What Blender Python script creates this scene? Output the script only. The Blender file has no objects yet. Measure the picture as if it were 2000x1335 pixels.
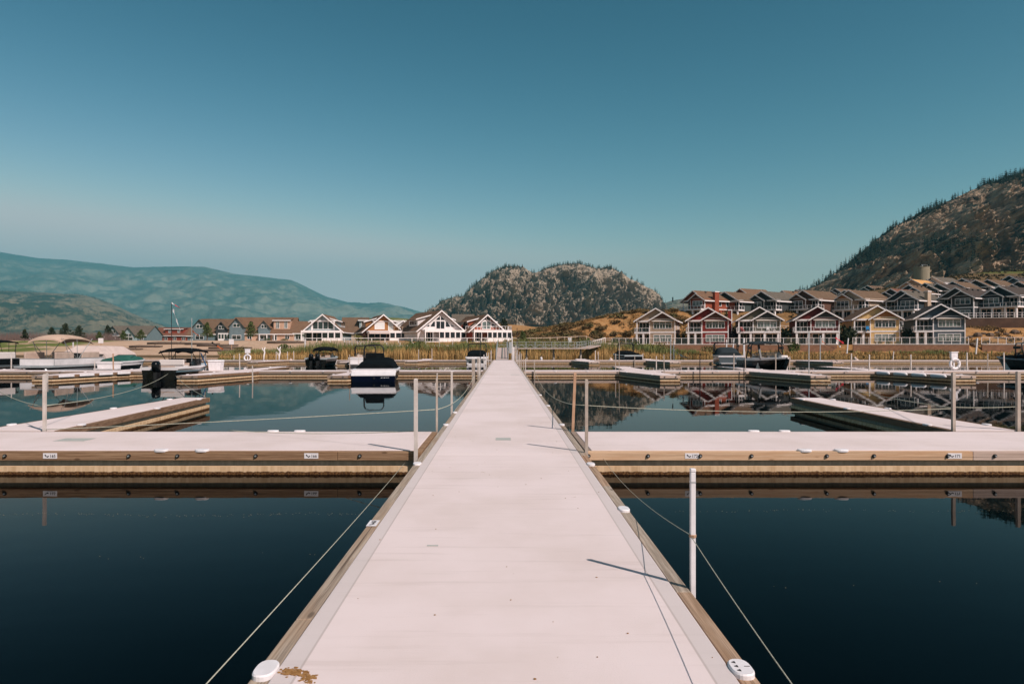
import bpy, math, random
from mathutils import Vector, Matrix, noise
R = math.radians
random.seed(7)
sc = bpy.context.scene
col = sc.collection
# ------------------------------------------------------------------ camera, sky, sun, exposure
CAMZ = 1.61; F = 1333.0; VX = 984.0; VY = 674.5          # eye height above the deck (deck top is z = 0, water z = -0.36)
WATER = -0.36
cam = bpy.data.objects.new('camera', bpy.data.cameras.new('camera')); col.objects.link(cam)
cam.location = (0, 0, CAMZ); cam.rotation_euler = (R(90), 0, 0)
cam.data.sensor_width = 36; cam.data.lens = 36*F/2000
cam.data.shift_x = 16/2000; cam.data.shift_y = 7/2000
cam.data.clip_start = 0.1; cam.data.clip_end = 40000
sc.camera = cam
SUN = Vector((0.535, -0.50, 0.68)).normalized()
world = bpy.data.worlds.new('World'); sc.world = world; world.use_nodes = True
nt = world.node_tree; nt.nodes.clear()
sky = nt.nodes.new('ShaderNodeTexSky'); sky.sky_type = 'NISHITA'; sky.sun_disc = False
sky.sun_elevation = math.asin(SUN.z); sky.sun_rotation = math.atan2(SUN.x, SUN.y)
sky.air_density = 1.0; sky.dust_density = 0.6; sky.ozone_density = 2.0; sky.altitude = 300
# the sky's own colour, graded per channel to the deep teal of the photograph
sep = nt.nodes.new('ShaderNodeSeparateColor'); cmb = nt.nodes.new('ShaderNodeCombineColor')
nt.links.new(sky.outputs[0], sep.inputs[0])
for i, (g_, k_, mx_) in enumerate(((3.0, .178, 7.0), (2.1, .238, 6.4), (2.0, .146, 6.3))):
    p_ = nt.nodes.new('ShaderNodeMath'); p_.operation = 'POWER'; p_.inputs[1].default_value = g_
    m_ = nt.nodes.new('ShaderNodeMath'); m_.operation = 'MULTIPLY'; m_.inputs[1].default_value = k_
    c_ = nt.nodes.new('ShaderNodeMath'); c_.operation = 'SMOOTH_MIN'; c_.inputs[1].default_value = mx_; c_.inputs[2].default_value = 2.5
    nt.links.new(sep.outputs[i], p_.inputs[0]); nt.links.new(p_.outputs[0], m_.inputs[0]); nt.links.new(m_.outputs[0], c_.inputs[0]); nt.links.new(c_.outputs[0], cmb.inputs[i])
bg = nt.nodes.new('ShaderNodeBackground'); bg.inputs[1].default_value = 0.1
out = nt.nodes.new('ShaderNodeOutputWorld')
nt.links.new(cmb.outputs[0], bg.inputs[0]); nt.links.new(bg.outputs[0], out.inputs[0])
sun = bpy.data.objects.new('sun', bpy.data.lights.new('sun', 'SUN')); col.objects.link(sun)
sun.data.energy = 4.8; sun.data.angle = R(0.5); sun.data.color = (1.0, 0.88, 0.83)
sun.rotation_euler = SUN.to_track_quat('Z', 'Y').to_euler()
sc.view_settings.view_transform = 'Standard'; sc.view_settings.look = 'None'
sc.view_settings.exposure = 0.22; sc.view_settings.gamma = 1.0
sc.render.engine = 'CYCLES'
sc.cycles.use_denoising = True
sc.cycles.max_bounces = 8; sc.cycles.volume_bounces = 1; sc.cycles.transparent_max_bounces = 12
sc.cycles.caustics_reflective = False; sc.cycles.caustics_refractive = False
sc.cycles.sample_clamp_indirect = 6
HAZE = 9.0e-5

# ------------------------------------------------------------------ helpers
def PX(px, Y): return (px - VX)/F*Y
def PZ(py, Y): return CAMZ + (VY - py)/F*Y
def smooth(a, b, x):
    t = min(1, max(0, (x - a)/(b - a))); return t*t*(3 - 2*t)
def lerp(a, b, t): return a + (b - a)*t
def pw(x, pts):
    if x <= pts[0][0]: return pts[0][1]
    for (a, b), (c, d) in zip(pts, pts[1:]):
        if x <= c: return b + (d - b)*(x - a)/(c - a)
    return pts[-1][1]
def nz(x, y, z=0.0, o=4): return noise.fractal(Vector((x, y, z)), 1.0, 2.0, o)

class MB:
    def __init__(s): s.v = []; s.f = []; s.m = []; s.T = None
    def add(s, vs, fs, m=0):
        o = len(s.v)
        if s.T is not None: vs = [tuple(s.T @ Vector(p)) for p in vs]
        s.v += [tuple(p) for p in vs]; s.f += [tuple(i + o for i in f) for f in fs]; s.m += [m]*len(fs); return s
    def box(s, x0, x1, y0, y1, z0, z1, m=0):
        return s.add([(x0,y0,z0),(x1,y0,z0),(x1,y1,z0),(x0,y1,z0),(x0,y0,z1),(x1,y0,z1),(x1,y1,z1),(x0,y1,z1)],
            [(3,2,1,0),(4,5,6,7),(0,1,5,4),(1,2,6,5),(2,3,7,6),(3,0,4,7)], m)
    def hexa(s, b, t, m=0):       # bottom and top rings of equal length
        n = len(b)
        return s.add(list(b) + list(t), [tuple(range(n - 1, -1, -1)), tuple(range(n, 2*n))] + [(i, (i+1) % n, (i+1) % n + n, i + n) for i in range(n)], m)
    def poly(s, pts, z0, z1, m=0):
        return s.hexa([(p[0], p[1], z0) for p in pts], [(p[0], p[1], z1) for p in pts], m)
    def gab(s, pts, y0, y1, m=0):  # polygon in xz extruded along y
        return s.hexa([(p[0], y0, p[1]) for p in pts], [(p[0], y1, p[1]) for p in pts], m)
    def gabx(s, pts, x0, x1, m=0): # polygon in yz extruded along x
        return s.hexa([(x0, p[0], p[1]) for p in pts], [(x1, p[0], p[1]) for p in pts], m)
    def bar(s, p, q, w, h=None, m=0, up=(0, 0, 1)):
        h = h or w; p = Vector(p); q = Vector(q); d = (q - p).normalized(); u = Vector(up)
        if abs(d.dot(u)) > .99: u = Vector((0, 1, 0))
        a = d.cross(u).normalized()*w/2; b = a.cross(d).normalized()*h/2
        r = [-a-b, a-b, a+b, -a+b]
        return s.hexa([p + k for k in r], [q + k for k in r], m)
    def tube(s, pts, r, n=6, m=0, closed=False, caps=True):
        pts = [Vector(p) for p in pts]; N = len(pts); rs = r if isinstance(r, (list, tuple)) else [r]*N
        vs = []; prev = None
        for i, p in enumerate(pts):
            a = pts[(i-1) % N] if (closed or i > 0) else p; b = pts[(i+1) % N] if (closed or i < N-1) else p
            d = (b - a).normalized()
            u = prev if prev is not None else (Vector((0,0,1)) if abs(d.z) < .9 else Vector((1,0,0)))
            u = (u - d*u.dot(d)).normalized(); prev = u; w = d.cross(u)
            vs += [p + (u*math.cos(2*math.pi*k/n) + w*math.sin(2*math.pi*k/n))*rs[i] for k in range(n)]
        fs = [(i*n + k, i*n + (k+1) % n, ((i+1) % N)*n + (k+1) % n, ((i+1) % N)*n + k) for i in range(N if closed else N-1) for k in range(n)]
        if not closed and caps: fs += [tuple(range(n-1, -1, -1)), tuple((N-1)*n + k for k in range(n))]
        return s.add(vs, fs, m)
    def cyl(s, c, r, z0, z1, n=12, m=0, r2=None):
        r2 = r if r2 is None else r2
        return s.hexa([(c[0] + r*math.cos(2*math.pi*k/n), c[1] + r*math.sin(2*math.pi*k/n), z0) for k in range(n)],
                      [(c[0] + r2*math.cos(2*math.pi*k/n), c[1] + r2*math.sin(2*math.pi*k/n), z1) for k in range(n)], m)
    def grid(s, rows, m=0, flip=False):
        n = len(rows[0]); vs = [p for r in rows for p in r]
        fs = []
        for i in range(len(rows) - 1):
            for k in range(n - 1):
                f = (i*n + k, i*n + k + 1, (i+1)*n + k + 1, (i+1)*n + k); fs.append(f[::-1] if flip else f)
        return s.add(vs, fs, m)
    def ball(s, c, r, n=8, k=6, m=0, sq=(1, 1, 1)):
        rows = []
        for i in range(k + 1):
            t = math.pi*i/k; rows.append([(c[0] + r*sq[0]*math.sin(t)*math.cos(2*math.pi*j/n), c[1] + r*sq[1]*math.sin(t)*math.sin(2*math.pi*j/n), c[2] + r*sq[2]*math.cos(t)) for j in range(n + 1)])
        return s.grid(rows, m)
    def build(s, name, mats, parent=None, smooth=False, bevel=0, **kw):
        me = bpy.data.meshes.new(name); me.from_pydata(s.v, [], s.f)
        if not isinstance(mats, (list, tuple)): mats = [mats]
        for mm in mats: me.materials.append(mm)
        if len(mats) > 1: me.polygons.foreach_set('material_index', s.m)
        if smooth: me.polygons.foreach_set('use_smooth', [True]*len(me.polygons))
        me.update()
        o = bpy.data.objects.new(name, me); col.objects.link(o); o.parent = parent
        if bevel:
            b = o.modifiers.new('bevel', 'BEVEL'); b.width = bevel; b.segments = 2; b.limit_method = 'ANGLE'
        tag(o, **kw); return o
def tag(o, label=None, cat=None, group=None, kind=None, loc=None, rz=None):
    if label: o['label'] = label
    if cat: o['category'] = cat
    if group: o['group'] = group
    if kind: o['kind'] = kind
    if loc is not None: o.location = loc
    if rz is not None: o.rotation_euler = (0, 0, rz)
    return o
def empty(name, label, cat, loc=(0,0,0), rz=0, group=None):
    o = bpy.data.objects.new(name, None); o.empty_display_size = .3; col.objects.link(o)
    return tag(o, label, cat, group, None, loc, rz)
def copy_tree(o, parent=None):
    c = o.copy(); col.objects.link(c)
    if parent is not None: c.parent = parent; c.matrix_parent_inverse = o.matrix_parent_inverse
    for ch in list(o.children): copy_tree(ch, c)
    return c
ORD = ['first','second','third','fourth','fifth','sixth','seventh','eighth','ninth','tenth','eleventh','twelfth','thirteenth','fourteenth','fifteenth','sixteenth','seventeenth','eighteenth','nineteenth','twentieth']

# ------------------------------------------------------------------ materials
def mat(name, rgb, rough=.7, spec=.3, metal=0, var=None, vs=3.0, bump=None, stretch=None, alpha=None, coord='Object', detail=4):
    """one principled surface; var = second colour mixed in by noise of scale vs; bump=(scale, strength, distance)"""
    m = bpy.data.materials.new(name); m.use_nodes = True; t = m.node_tree; b = t.nodes['Principled BSDF']
    b.inputs['Base Color'].default_value = (*rgb, 1); b.inputs['Roughness'].default_value = rough
    b.inputs['Metallic'].default_value = metal; b.inputs['Specular IOR Level'].default_value = spec
    if alpha is not None: b.inputs['Alpha'].default_value = alpha
    if var or bump:
        tc = t.nodes.new('ShaderNodeTexCoord'); mp = t.nodes.new('ShaderNodeMapping')
        t.links.new(tc.outputs[coord], mp.inputs[0])
        if stretch: mp.inputs['Scale'].default_value = stretch
    if var:
        n = t.nodes.new('ShaderNodeTexNoise'); n.inputs['Scale'].default_value = vs; n.inputs['Detail'].default_value = detail; n.inputs['Roughness'].default_value = .62
        t.links.new(mp.outputs[0], n.inputs['Vector'])
        r = t.nodes.new('ShaderNodeValToRGB'); r.color_ramp.elements[0].position = .36; r.color_ramp.elements[1].position = .64
        r.color_ramp.elements[0].color = (*rgb, 1); r.color_ramp.elements[1].color = (*var, 1)
        t.links.new(n.outputs['Fac'], r.inputs[0]); t.links.new(r.outputs[0], b.inputs['Base Color'])
    if bump:
        n2 = t.nodes.new('ShaderNodeTexNoise'); n2.inputs['Scale'].default_value = bump[0]; n2.inputs['Detail'].default_value = 5
        t.links.new(mp.outputs[0], n2.inputs['Vector'])
        bp = t.nodes.new('ShaderNodeBump'); bp.inputs['Strength'].default_value = bump[1]; bp.inputs['Distance'].default_value = bump[2]
        t.links.new(n2.outputs['Fac'], bp.inputs['Height']); t.links.new(bp.outputs[0], b.inputs['Normal'])
    return m
def N(t, kind, **kw):
    n = t.nodes.new(kind)
    for k, v in kw.items():
        if k.startswith('i_'): n.inputs[int(k[2:])].default_value = v
        else: setattr(n, k, v)
    return n
def mathn(t, op, a, b=None, clamp=False):
    n = t.nodes.new('ShaderNodeMath'); n.operation = op; n.use_clamp = clamp
    for i, q in enumerate((a, b)):
        if q is None: continue
        if isinstance(q, (int, float)): n.inputs[i].default_value = q
        else: t.links.new(q, n.inputs[i])
    return n.outputs[0]
def mixc(t, f, a, b, blend='MIX'):
    n = t.nodes.new('ShaderNodeMix'); n.data_type = 'RGBA'; n.blend_type = blend
    for i, q in ((0, f), (6, a), (7, b)):
        if isinstance(q, (int, float)): n.inputs[i].default_value = q
        elif isinstance(q, tuple): n.inputs[i].default_value = (*q, 1) if len(q) == 3 else q
        else: t.links.new(q, n.inputs[i])
    return n.outputs[2]
def noise_n(t, vec, scale, detail=4, rough=.6, dist=0):
    n = t.nodes.new('ShaderNodeTexNoise'); n.inputs['Scale'].default_value = scale; n.inputs['Detail'].default_value = detail
    n.inputs['Roughness'].default_value = rough; n.inputs['Distortion'].default_value = dist
    t.links.new(vec, n.inputs['Vector']); return n.outputs['Fac']
def mrange(t, v, a, b, c=0.0, d=1.0):
    n = t.nodes.new('ShaderNodeMapRange'); n.interpolation_type = 'SMOOTHSTEP'
    t.links.new(v, n.inputs[0])
    for i, q in enumerate((a, b, c, d)): n.inputs[i+1].default_value = q
    return n.outputs[0]
def base(name, rough=.8, spec=.25):
    m = bpy.data.materials.new(name); m.use_nodes = True; t = m.node_tree; b = t.nodes['Principled BSDF']
    b.inputs['Roughness'].default_value = rough; b.inputs['Specular IOR Level'].default_value = spec
    return m, t, b
def vec(t, coord='Object', scale=None):
    tc = t.nodes.new('ShaderNodeTexCoord')
    if scale is None: return tc.outputs[coord]
    mp = t.nodes.new('ShaderNodeMapping'); mp.inputs['Scale'].default_value = scale
    t.links.new(tc.outputs[coord], mp.inputs[0]); return mp.outputs[0]

# deck concrete: broomed, pinkish, with stains; smooth trowelled band along both long edges of the pier
def deck_mat(name, pier):
    m, t, b = base(name, .85, .2)
    v = vec(t); c = (0.73, 0.62, 0.60)
    col1 = mixc(t, mrange(t, noise_n(t, v, .55, 5, .6), .35, .7), c, (0.645, 0.54, 0.505))
    col2 = mixc(t, mathn(t, 'MULTIPLY', mrange(t, noise_n(t, vec(t, 'Object', (.5, 7, 1)), 1.3, 4), .52, .75), .35), col1, (0.50, 0.41, 0.37))
    spots = mrange(t, noise_n(t, v, 9, 3, .5, .4), .715, .76)
    gate = mrange(t, noise_n(t, v, .8, 2), .5, .6)
    col3 = mixc(t, mathn(t, 'MULTIPLY', mathn(t, 'MULTIPLY', spots, gate), .75), col2, (0.30, 0.19, 0.10))
    if pier:
        s = t.nodes.new('ShaderNodeSeparateXYZ'); t.links.new(v, s.inputs[0])
        ax = mathn(t, 'ABSOLUTE', s.outputs[0])
        col3 = mixc(t, mathn(t, 'MULTIPLY', mrange(t, ax, 1.012, 1.02), .55), col3, (0.52, 0.47, 0.45))
        line = mathn(t, 'MULTIPLY', mrange(t, ax, 1.005, 1.012), mrange(t, ax, 1.024, 1.016))
        col3 = mixc(t, mathn(t, 'MULTIPLY', line, .5), col3, (0.30, 0.25, 0.22))
    t.links.new(col3, b.inputs['Base Color'])
    h = noise_n(t, vec(t, 'Object', (1.5, 55, 1)), 5, 3)
    h2 = noise_n(t, v, 90, 2)
    hh = mathn(t, 'ADD', h, mathn(t, 'MULTIPLY', h2, .6))
    bp = N(t, 'ShaderNodeBump'); bp.inputs['Strength'].default_value = .35; bp.inputs['Distance'].default_value = .004
    t.links.new(hh, bp.inputs['Height']); t.links.new(bp.outputs[0], b.inputs['Normal'])
    return m
# timber with grain along x or y and knots
def wood_mat(name, a, b_, axis, c=None):
    m, t, b = base(name, .75, .25)
    s = (.6, 18, 18) if axis == 'x' else (18, .6, 18)
    v = vec(t, 'Object', s)
    g = noise_n(t, v, 2.6, 6, .65, .7)
    colr = mixc(t, mrange(t, g, .32, .68), a, b_)
    g2 = noise_n(t, vec(t, 'Object', (.35, 2.2, 2.2) if axis == 'x' else (2.2, .35, 2.2)), 1.6, 3)
    colr = mixc(t, mathn(t, 'MULTIPLY', mrange(t, g2, .45, .7), .6), colr, c or a)
    vo = t.nodes.new('ShaderNodeTexVoronoi'); vo.inputs['Scale'].default_value = 1.0
    t.links.new(vec(t, 'Object', (1.9, 5, 5) if axis == 'x' else (5, 1.9, 5)), vo.inputs['Vector'])
    colr = mixc(t, mathn(t, 'MULTIPLY', mrange(t, vo.outputs['Distance'], .13, .05), .75), colr, (a[0]*.45, a[1]*.4, a[2]*.38))
    fine = noise_n(t, vec(t, 'Object', (.25, 60, 60) if axis == 'x' else (60, .25, 60)), 1.0, 3, .6)
    colr = mixc(t, mathn(t, 'MULTIPLY', mrange(t, fine, .52, .66), .55), colr, (a[0]*.4, a[1]*.36, a[2]*.34))
    crack = noise_n(t, vec(t, 'Object', (.12, 26, 26) if axis == 'x' else (26, .12, 26)), 1.0, 2, .5, .3)
    colr = mixc(t, mathn(t, 'MULTIPLY', mrange(t, crack, .66, .70), .8), colr, (a[0]*.22, a[1]*.18, a[2]*.16))
    t.links.new(colr, b.inputs['Base Color'])
    bp = N(t, 'ShaderNodeBump'); bp.inputs['Strength'].default_value = .6; bp.inputs['Distance'].default_value = .006
    t.links.new(g, bp.inputs['Height']); t.links.new(bp.outputs[0], b.inputs['Normal'])
    return m
# float sides: tan concrete with a brown algae line just above the water
def float_mat():
    m, t, b = base('float_concrete', .85, .2)
    v = vec(t); s = t.nodes.new('ShaderNodeSeparateXYZ'); t.links.new(v, s.inputs[0])
    streak = noise_n(t, vec(t, 'Object', (9, 9, .6)), 1.5, 4)
    c = mixc(t, mrange(t, streak, .35, .7), (0.68, 0.485, 0.30), (0.52, 0.34, 0.19))
    wob = mathn(t, 'MULTIPLY', mathn(t, 'SUBTRACT', noise_n(t, vec(t, 'Object', (6, 6, 0)), 2, 5), .5), .05)
    z = mathn(t, 'ADD', s.outputs[2], wob)
    c = mixc(t, mrange(t, z, -.305, -.325), c, mixc(t, mrange(t, noise_n(t, v, 30, 3), .4, .65), (0.055, 0.022, 0.008), (0.17, 0.085, 0.03)))
    t.links.new(c, b.inputs['Base Color']); return m
M = {}
M['deck'] = deck_mat('deck_concrete', False); M['pier'] = deck_mat('pier_concrete', True)
M['web'] = mat('web_concrete', (0.21, 0.22, 0.19), .9, var=(0.28, 0.29, 0.25), vs=2.0, stretch=(8, 8, .5))
M['float'] = float_mat()
M['wbrown'] = wood_mat('timber_brown', (0.19, 0.105, 0.055), (0.37, 0.235, 0.14), 'x', (0.28, 0.155, 0.075))
M['wtan'] = wood_mat('timber_tan', (0.54, 0.335, 0.20), (0.66, 0.46, 0.30), 'x', (0.56, 0.30, 0.15))
M['wgrey'] = wood_mat('timber_grey', (0.24, 0.17, 0.13), (0.36, 0.28, 0.22), 'x')
M['wpink'] = wood_mat('timber_pale', (0.52, 0.38, 0.31), (0.60, 0.46, 0.38), 'x')
M['wgreyY'] = wood_mat('timber_grey_along', (0.24, 0.185, 0.14), (0.46, 0.38, 0.30), 'y', (0.34, 0.22, 0.135))
M['wrustY'] = wood_mat('timber_rusty_along', (0.26, 0.165, 0.10), (0.46, 0.32, 0.22), 'y', (0.40, 0.22, 0.12))
M['wbrownY'] = wood_mat('timber_brown_along', (0.17, 0.095, 0.055), (0.30, 0.19, 0.12), 'y')
M['rubber'] = mat('black_rubber', (0.012, 0.012, 0.013), .5, .4)
M['steel'] = mat('galvanised_steel', (0.55, 0.56, 0.56), .4, .5, .8)
M['white'] = mat('white_plastic', (0.80, 0.76, 0.77), .45, .4, var=(0.70, 0.66, 0.66), vs=7)
M['wpaint'] = mat('white_paint', (0.76, 0.71, 0.70), .6, .3, var=(0.69, 0.64, 0.62), vs=2)
M['postw'] = mat('post_white', (0.62, 0.56, 0.52), .6, .3, var=(0.50, 0.43, 0.38), vs=3)
M['postg'] = mat('post_weathered', (0.36, 0.29, 0.24), .8, .2, var=(0.46, 0.39, 0.33), vs=4)
M['posto'] = mat('post_raw_wood', (0.46, 0.29, 0.19), .8, .2, var=(0.38, 0.22, 0.13), vs=4)
M['rope'] = mat('rope_pale', (0.52, 0.50, 0.40), .9, .1, var=(0.36, 0.36, 0.28), vs=40)
M['ink'] = mat('black_ink', (0.015, 0.015, 0.017), .6)
M['patch'] = mat('grey_patch', (0.36, 0.38, 0.35), .85, var=(0.42, 0.42, 0.38), vs=6)
M['stainb'] = mat('brown_dirt', (0.36, 0.20, 0.08), .95, .1, var=(0.24, 0.12, 0.04), vs=40)
# ------------------------------------------------------------------ water
def water_mat():
    m, t, b = base('lake_water', .01, .5)
    b.inputs['Base Color'].default_value = (0.0003, 0.0012, 0.0016, 1); b.inputs['IOR'].default_value = 1.105
    v = vec(t, 'Object')
    h = mathn(t, 'ADD', noise_n(t, vec(t, 'Object', (.5, .9, 1)), 1.2, 2, .5), mathn(t, 'MULTIPLY', noise_n(t, v, 4.5, 2, .5), .22))
    calm = mrange(t, noise_n(t, vec(t, 'Object', (.02, .05, 1)), 1.0, 2), .35, .65, .35, 1.0)
    bp = N(t, 'ShaderNodeBump'); bp.inputs['Strength'].default_value = .5; bp.inputs['Distance'].default_value = .0065
    t.links.new(mathn(t, 'MULTIPLY', h, calm), bp.inputs['Height']); t.links.new(bp.outputs[0], b.inputs['Normal'])
    return m
w = MB(); w.add([(-900, -400, WATER), (900, -400, WATER), (900, 146, WATER), (-900, 146, WATER)], [(0, 1, 2, 3)])
w.build('water', water_mat(), kind='structure')

# ------------------------------------------------------------------ docks
def inset(q, d):      # inset a convex counter-clockwise polygon
    n = len(q); r = []
    for i in range(n):
        a, b, c = Vector(q[i-1]), Vector(q[i]), Vector(q[(i+1) % n])
        e1 = (b - a).normalized(); e2 = (c - b).normalized()
        n1 = Vector((-e1.y, e1.x)); n2 = Vector((-e2.y, e2.x)); k = (n1 + n2).normalized()
        r.append(tuple(b + k*(d/max(.3, k.dot(n1)))))
    return r
def cleat_mb(mb, x, y, ang, s=1.0):        # a flush white cleat cover with rounded ends and slots
    T0 = mb.T; T1 = Matrix.Translation((x, y, 0)) @ Matrix.Rotation(ang, 4, 'Z') @ Matrix.Scale(s, 4)
    mb.T = T1 if T0 is None else T0 @ T1
    o = [(.105*math.copysign(abs(math.cos(R(a)))**.75, math.cos(R(a))), .004 + .066*math.copysign(abs(math.sin(R(a)))**.8, math.sin(R(a)))) for a in range(0, 360, 15)]
    oi = [(p[0]*.93, p[1]*.9) for p in o]
    mb.poly(o, -.012, .014); mb.hexa([(p[0], p[1], .014) for p in o], [(p[0], p[1], .022) for p in oi])
    mb.T = T0
def slots_mb(mb, x, y, ang, s=1.0):
    T0 = mb.T; T1 = Matrix.Translation((x, y, 0)) @ Matrix.Rotation(ang, 4, 'Z') @ Matrix.Scale(s, 4)
    mb.T = T1 if T0 is None else T0 @ T1
    for dx in (-.05, 0, .05): mb.poly([(dx - .012, .022), (dx + .012, .022), (dx, .044)], .0225, .0255)
    mb.box(-.002, .002, -.048, -.015, .0225, .0245)
    mb.T = T0
def bolt_mb(mb, p, d, r=.029):             # washer, nut and hole on a timber face; d = outward direction in xy
    d = Vector((d[0], d[1], 0)); p = Vector(p)
    mb.tube([p, p + d*.016], r, 14, 0)
    mb.tube([p + d*.016, p + d*.034], r*.45, 8, 1)
FONT_CACHE = {}
def text_mesh(body, size):
    cu = bpy.data.curves.new('lettering', 'FONT'); cu.body = body; cu.size = size; cu.extrude = .0012; cu.align_x = 'LEFT'
    ob = bpy.data.objects.new('lettering_tmp', cu); col.objects.link(ob)
    dg = bpy.context.evaluated_depsgraph_get(); dg.update()
    me = bpy.data.meshes.new_from_object(ob.evaluated_get(dg)); bpy.data.objects.remove(ob); return me
def number_plate(parent, x, y, z, body, flat=False, rz=0, wd=.215):
    p = MB(); hw = wd/2
    if flat: p.box(-hw, hw, -.045, .045, 0, .004)
    else: p.box(-hw, hw, -.004, 0, -.042, .042)
    o = p.build('number_plate', M['white'], parent, bevel=.0015); o.location = (x, y, z); o.rotation_euler = (0, 0, rz)
    me = text_mesh(body, .062); me.materials.append(M['ink'])
    t = bpy.data.objects.new('lettering', me); col.objects.link(t); t.parent = o
    if flat: t.location = (-hw*.15, -.022, .0055)
    else: t.location = (-hw*.04, -.0055, -.022); t.rotation_euler = (R(90), 0, 0)
    b = MB()                                # the little two-leaf mark left of the number
    for (cx, cz, a, l, wdt) in ((-.62, .16, 2.3, .020, .008), (-.30, -.20, .5, .020, .009), (-.52, -.18, 0.3, .009, .003)):
        pts = [(hw*cx + l*math.cos(q)*math.cos(a) - wdt*math.sin(q)*math.sin(a), .046*cz + .012*0 + l*math.cos(q)*math.sin(a) + wdt*math.sin(q)*math.cos(a)) for q in [2*math.pi*k/8 for k in range(8)]]
        if flat: b.poly(pts, .0045, .0065)
        else: b.gab(pts, -.0065, -.0045)
    b.build('mark', M['ink'], o)
def dock(name, label, group, quad, woods, joints=(), bolts=(), cleats=(), plates=(), wood_t=.09, near=False, patches=(), sides='0123', flip=None):
    """quad: footprint (ccw, first edge faces the camera). woods: material per edge"""
    e = empty(name, label, 'dock', (0, 0, 0), 0, group)
    d = MB(); d.poly(inset(quad, wood_t + .004), -.13, 0); d.build('deck', M['deck'], e, bevel=.008 if near else 0)
    wb = MB(); wb.poly(inset(quad, .10), -.26, -.1301); wb.build('float_neck', M['web'], e)
    f = MB(); f.poly(inset(quad, .015), -.75, -.235); f.build('float', M['float'], e)
    for k in range(4):
        if str(k) not in sides: continue
        a, b = Vector(quad[k]), Vector(quad[(k+1) % 4]); dr = (b - a).normalized(); nn = Vector((dr.y, -dr.x)); L = (b - a).length
        cuts = [0] + sorted(joints if k == 0 else []) + [L]
        ext = [wood_t, wood_t]
        for i, (s0, s1) in enumerate(zip(cuts, cuts[1:])):
            if k in (1, 3): s0, s1 = s0 + wood_t, s1 - wood_t       # side boards butt against the end boards
            s0 += .002; s1 -= .002
            p = a + dr*s0; q = a + dr*s1; pi_ = p - nn*wood_t; qi = q - nn*wood_t
            mm = woods[k]
            if isinstance(mm, (list, tuple)): mm = mm[i % len(mm)]
            tb = MB(); tb.poly([tuple(p), tuple(q), tuple(qi), tuple(pi_)], -.142, -.006)
            tb.build('edge_timber', M[mm], e, bevel=.006 if near else 0)
    a, b = Vector(quad[0]), Vector(quad[1]); dr = (b - a).normalized(); nn = (dr.y, -dr.x)
    for s in bolts:
        bb = MB(); p = a + dr*s; bolt_mb(bb, (p.x, p.y, -.072), nn, .029 if near else .04); bb.build('bolt', [M['rubber'], M['steel']], e, smooth=False)
    for (x, y, ang) in cleats:
        c = MB(); cleat_mb(c, x, y, ang); c.build('cleat', M['white'], e)
    for (s, txt) in plates:
        p = a + dr*s; number_plate(e, p.x, p.y - .001, -.072, txt)
    for (x0, x1, y0, y1) in patches:
        pb = MB(); pb.box(x0, x1, y0, y1, .001, .004); pb.build('repair_patch', M['patch'], e)
    return e
XW = 1.235
# near pair of cross docks
Q = lambda x0, x1, y0, y1: [(x0, y0), (x1, y0), (x1, y1), (x0, y1)]
Y1 = 10.42; Y1b = 12.86
# px of bolts on the left face: 10, 252, 347, 500, 703
lx = lambda px: PX(px, Y1)
dock('cross_dock', 'near left cross dock with dark brown timber edge and plates 165 and 166', 'cross docks branching off the pier',
     Q(-26, -XW-.02, Y1, Y1b), ['wbrown', 'wbrown', 'wgrey', 'wgrey'], [26 + lx(100)-1.2, 26 + lx(659)],
     [26 + lx(p) for p in (-350, -120, 10, 252, 347, 500, 703)], [(lx(312), Y1 + .045, 0), (lx(392), Y1 + .045, 0), (lx(430), Y1b - .045, math.pi), (lx(494), Y1b - .045, math.pi)],
     [(26 + lx(98), '165'), (26 + lx(608), '166')], near=True, patches=[(-7.6, -7.08, 11.5, 11.85)])
dock('cross_dock', 'near right cross dock with bright tan timber edge and black bolts', 'cross docks branching off the pier',
     Q(XW+.02, 26, Y1, Y1b), [['wtan', 'wpink'], 'wtan', 'wgrey', 'wgrey'], [lx(1898) - XW],
     [lx(p) - XW for p in (1147, 1263, 1365, 1465, 1612, 1704, 1848, 1940, 2150)], [(lx(1574), Y1 + .045, 0), (lx(1646), Y1 + .045, 0), (PX(1470, Y1b), Y1b - .045, math.pi), (PX(1530, Y1b), Y1b - .045, math.pi)],
     [(lx(1349) - XW, '172'), (lx(1862) - XW, '171')], near=True)
# second and third rows
for (yy, nm) in ((42.5, 'second'), (73.4, 'third')):
    for sgn, sd in ((-1, 'left'), (1, 'right')):
        xs = (-64, -XW-.02) if sgn < 0 else (XW+.02, 60)
        kw = dict(joints=[8, 16, 24.5, 33, 41, 49], bolts=[1.5 + 2.05*k for k in range(28)] if (nm == 'second') else [])
        if nm == 'second': kw['bolts'] = [s for s in kw['bolts'] if (8 < xs[0] + s < 40 and sgn > 0) or (-40 < xs[0]+s < -2 and sgn < 0)]
        dock('cross_dock', f'{nm} cross dock from the viewer, {sd} of the pier, {"grey" if sgn < 0 else "pale"} timber edge', 'cross docks branching off the pier',
             Q(xs[0], xs[1], yy, yy + 2.4), ['wgrey' if sgn < 0 else 'wpink', 'wgrey', 'wgrey', 'wgrey'], cleats=[(sgn*(5.2 + 8.1*k), yy + .045, 0) for k in range(4)] + [(sgn*(3.2 + 8.1*k), yy + .045, 0) for k in range(4)], **kw)
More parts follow.
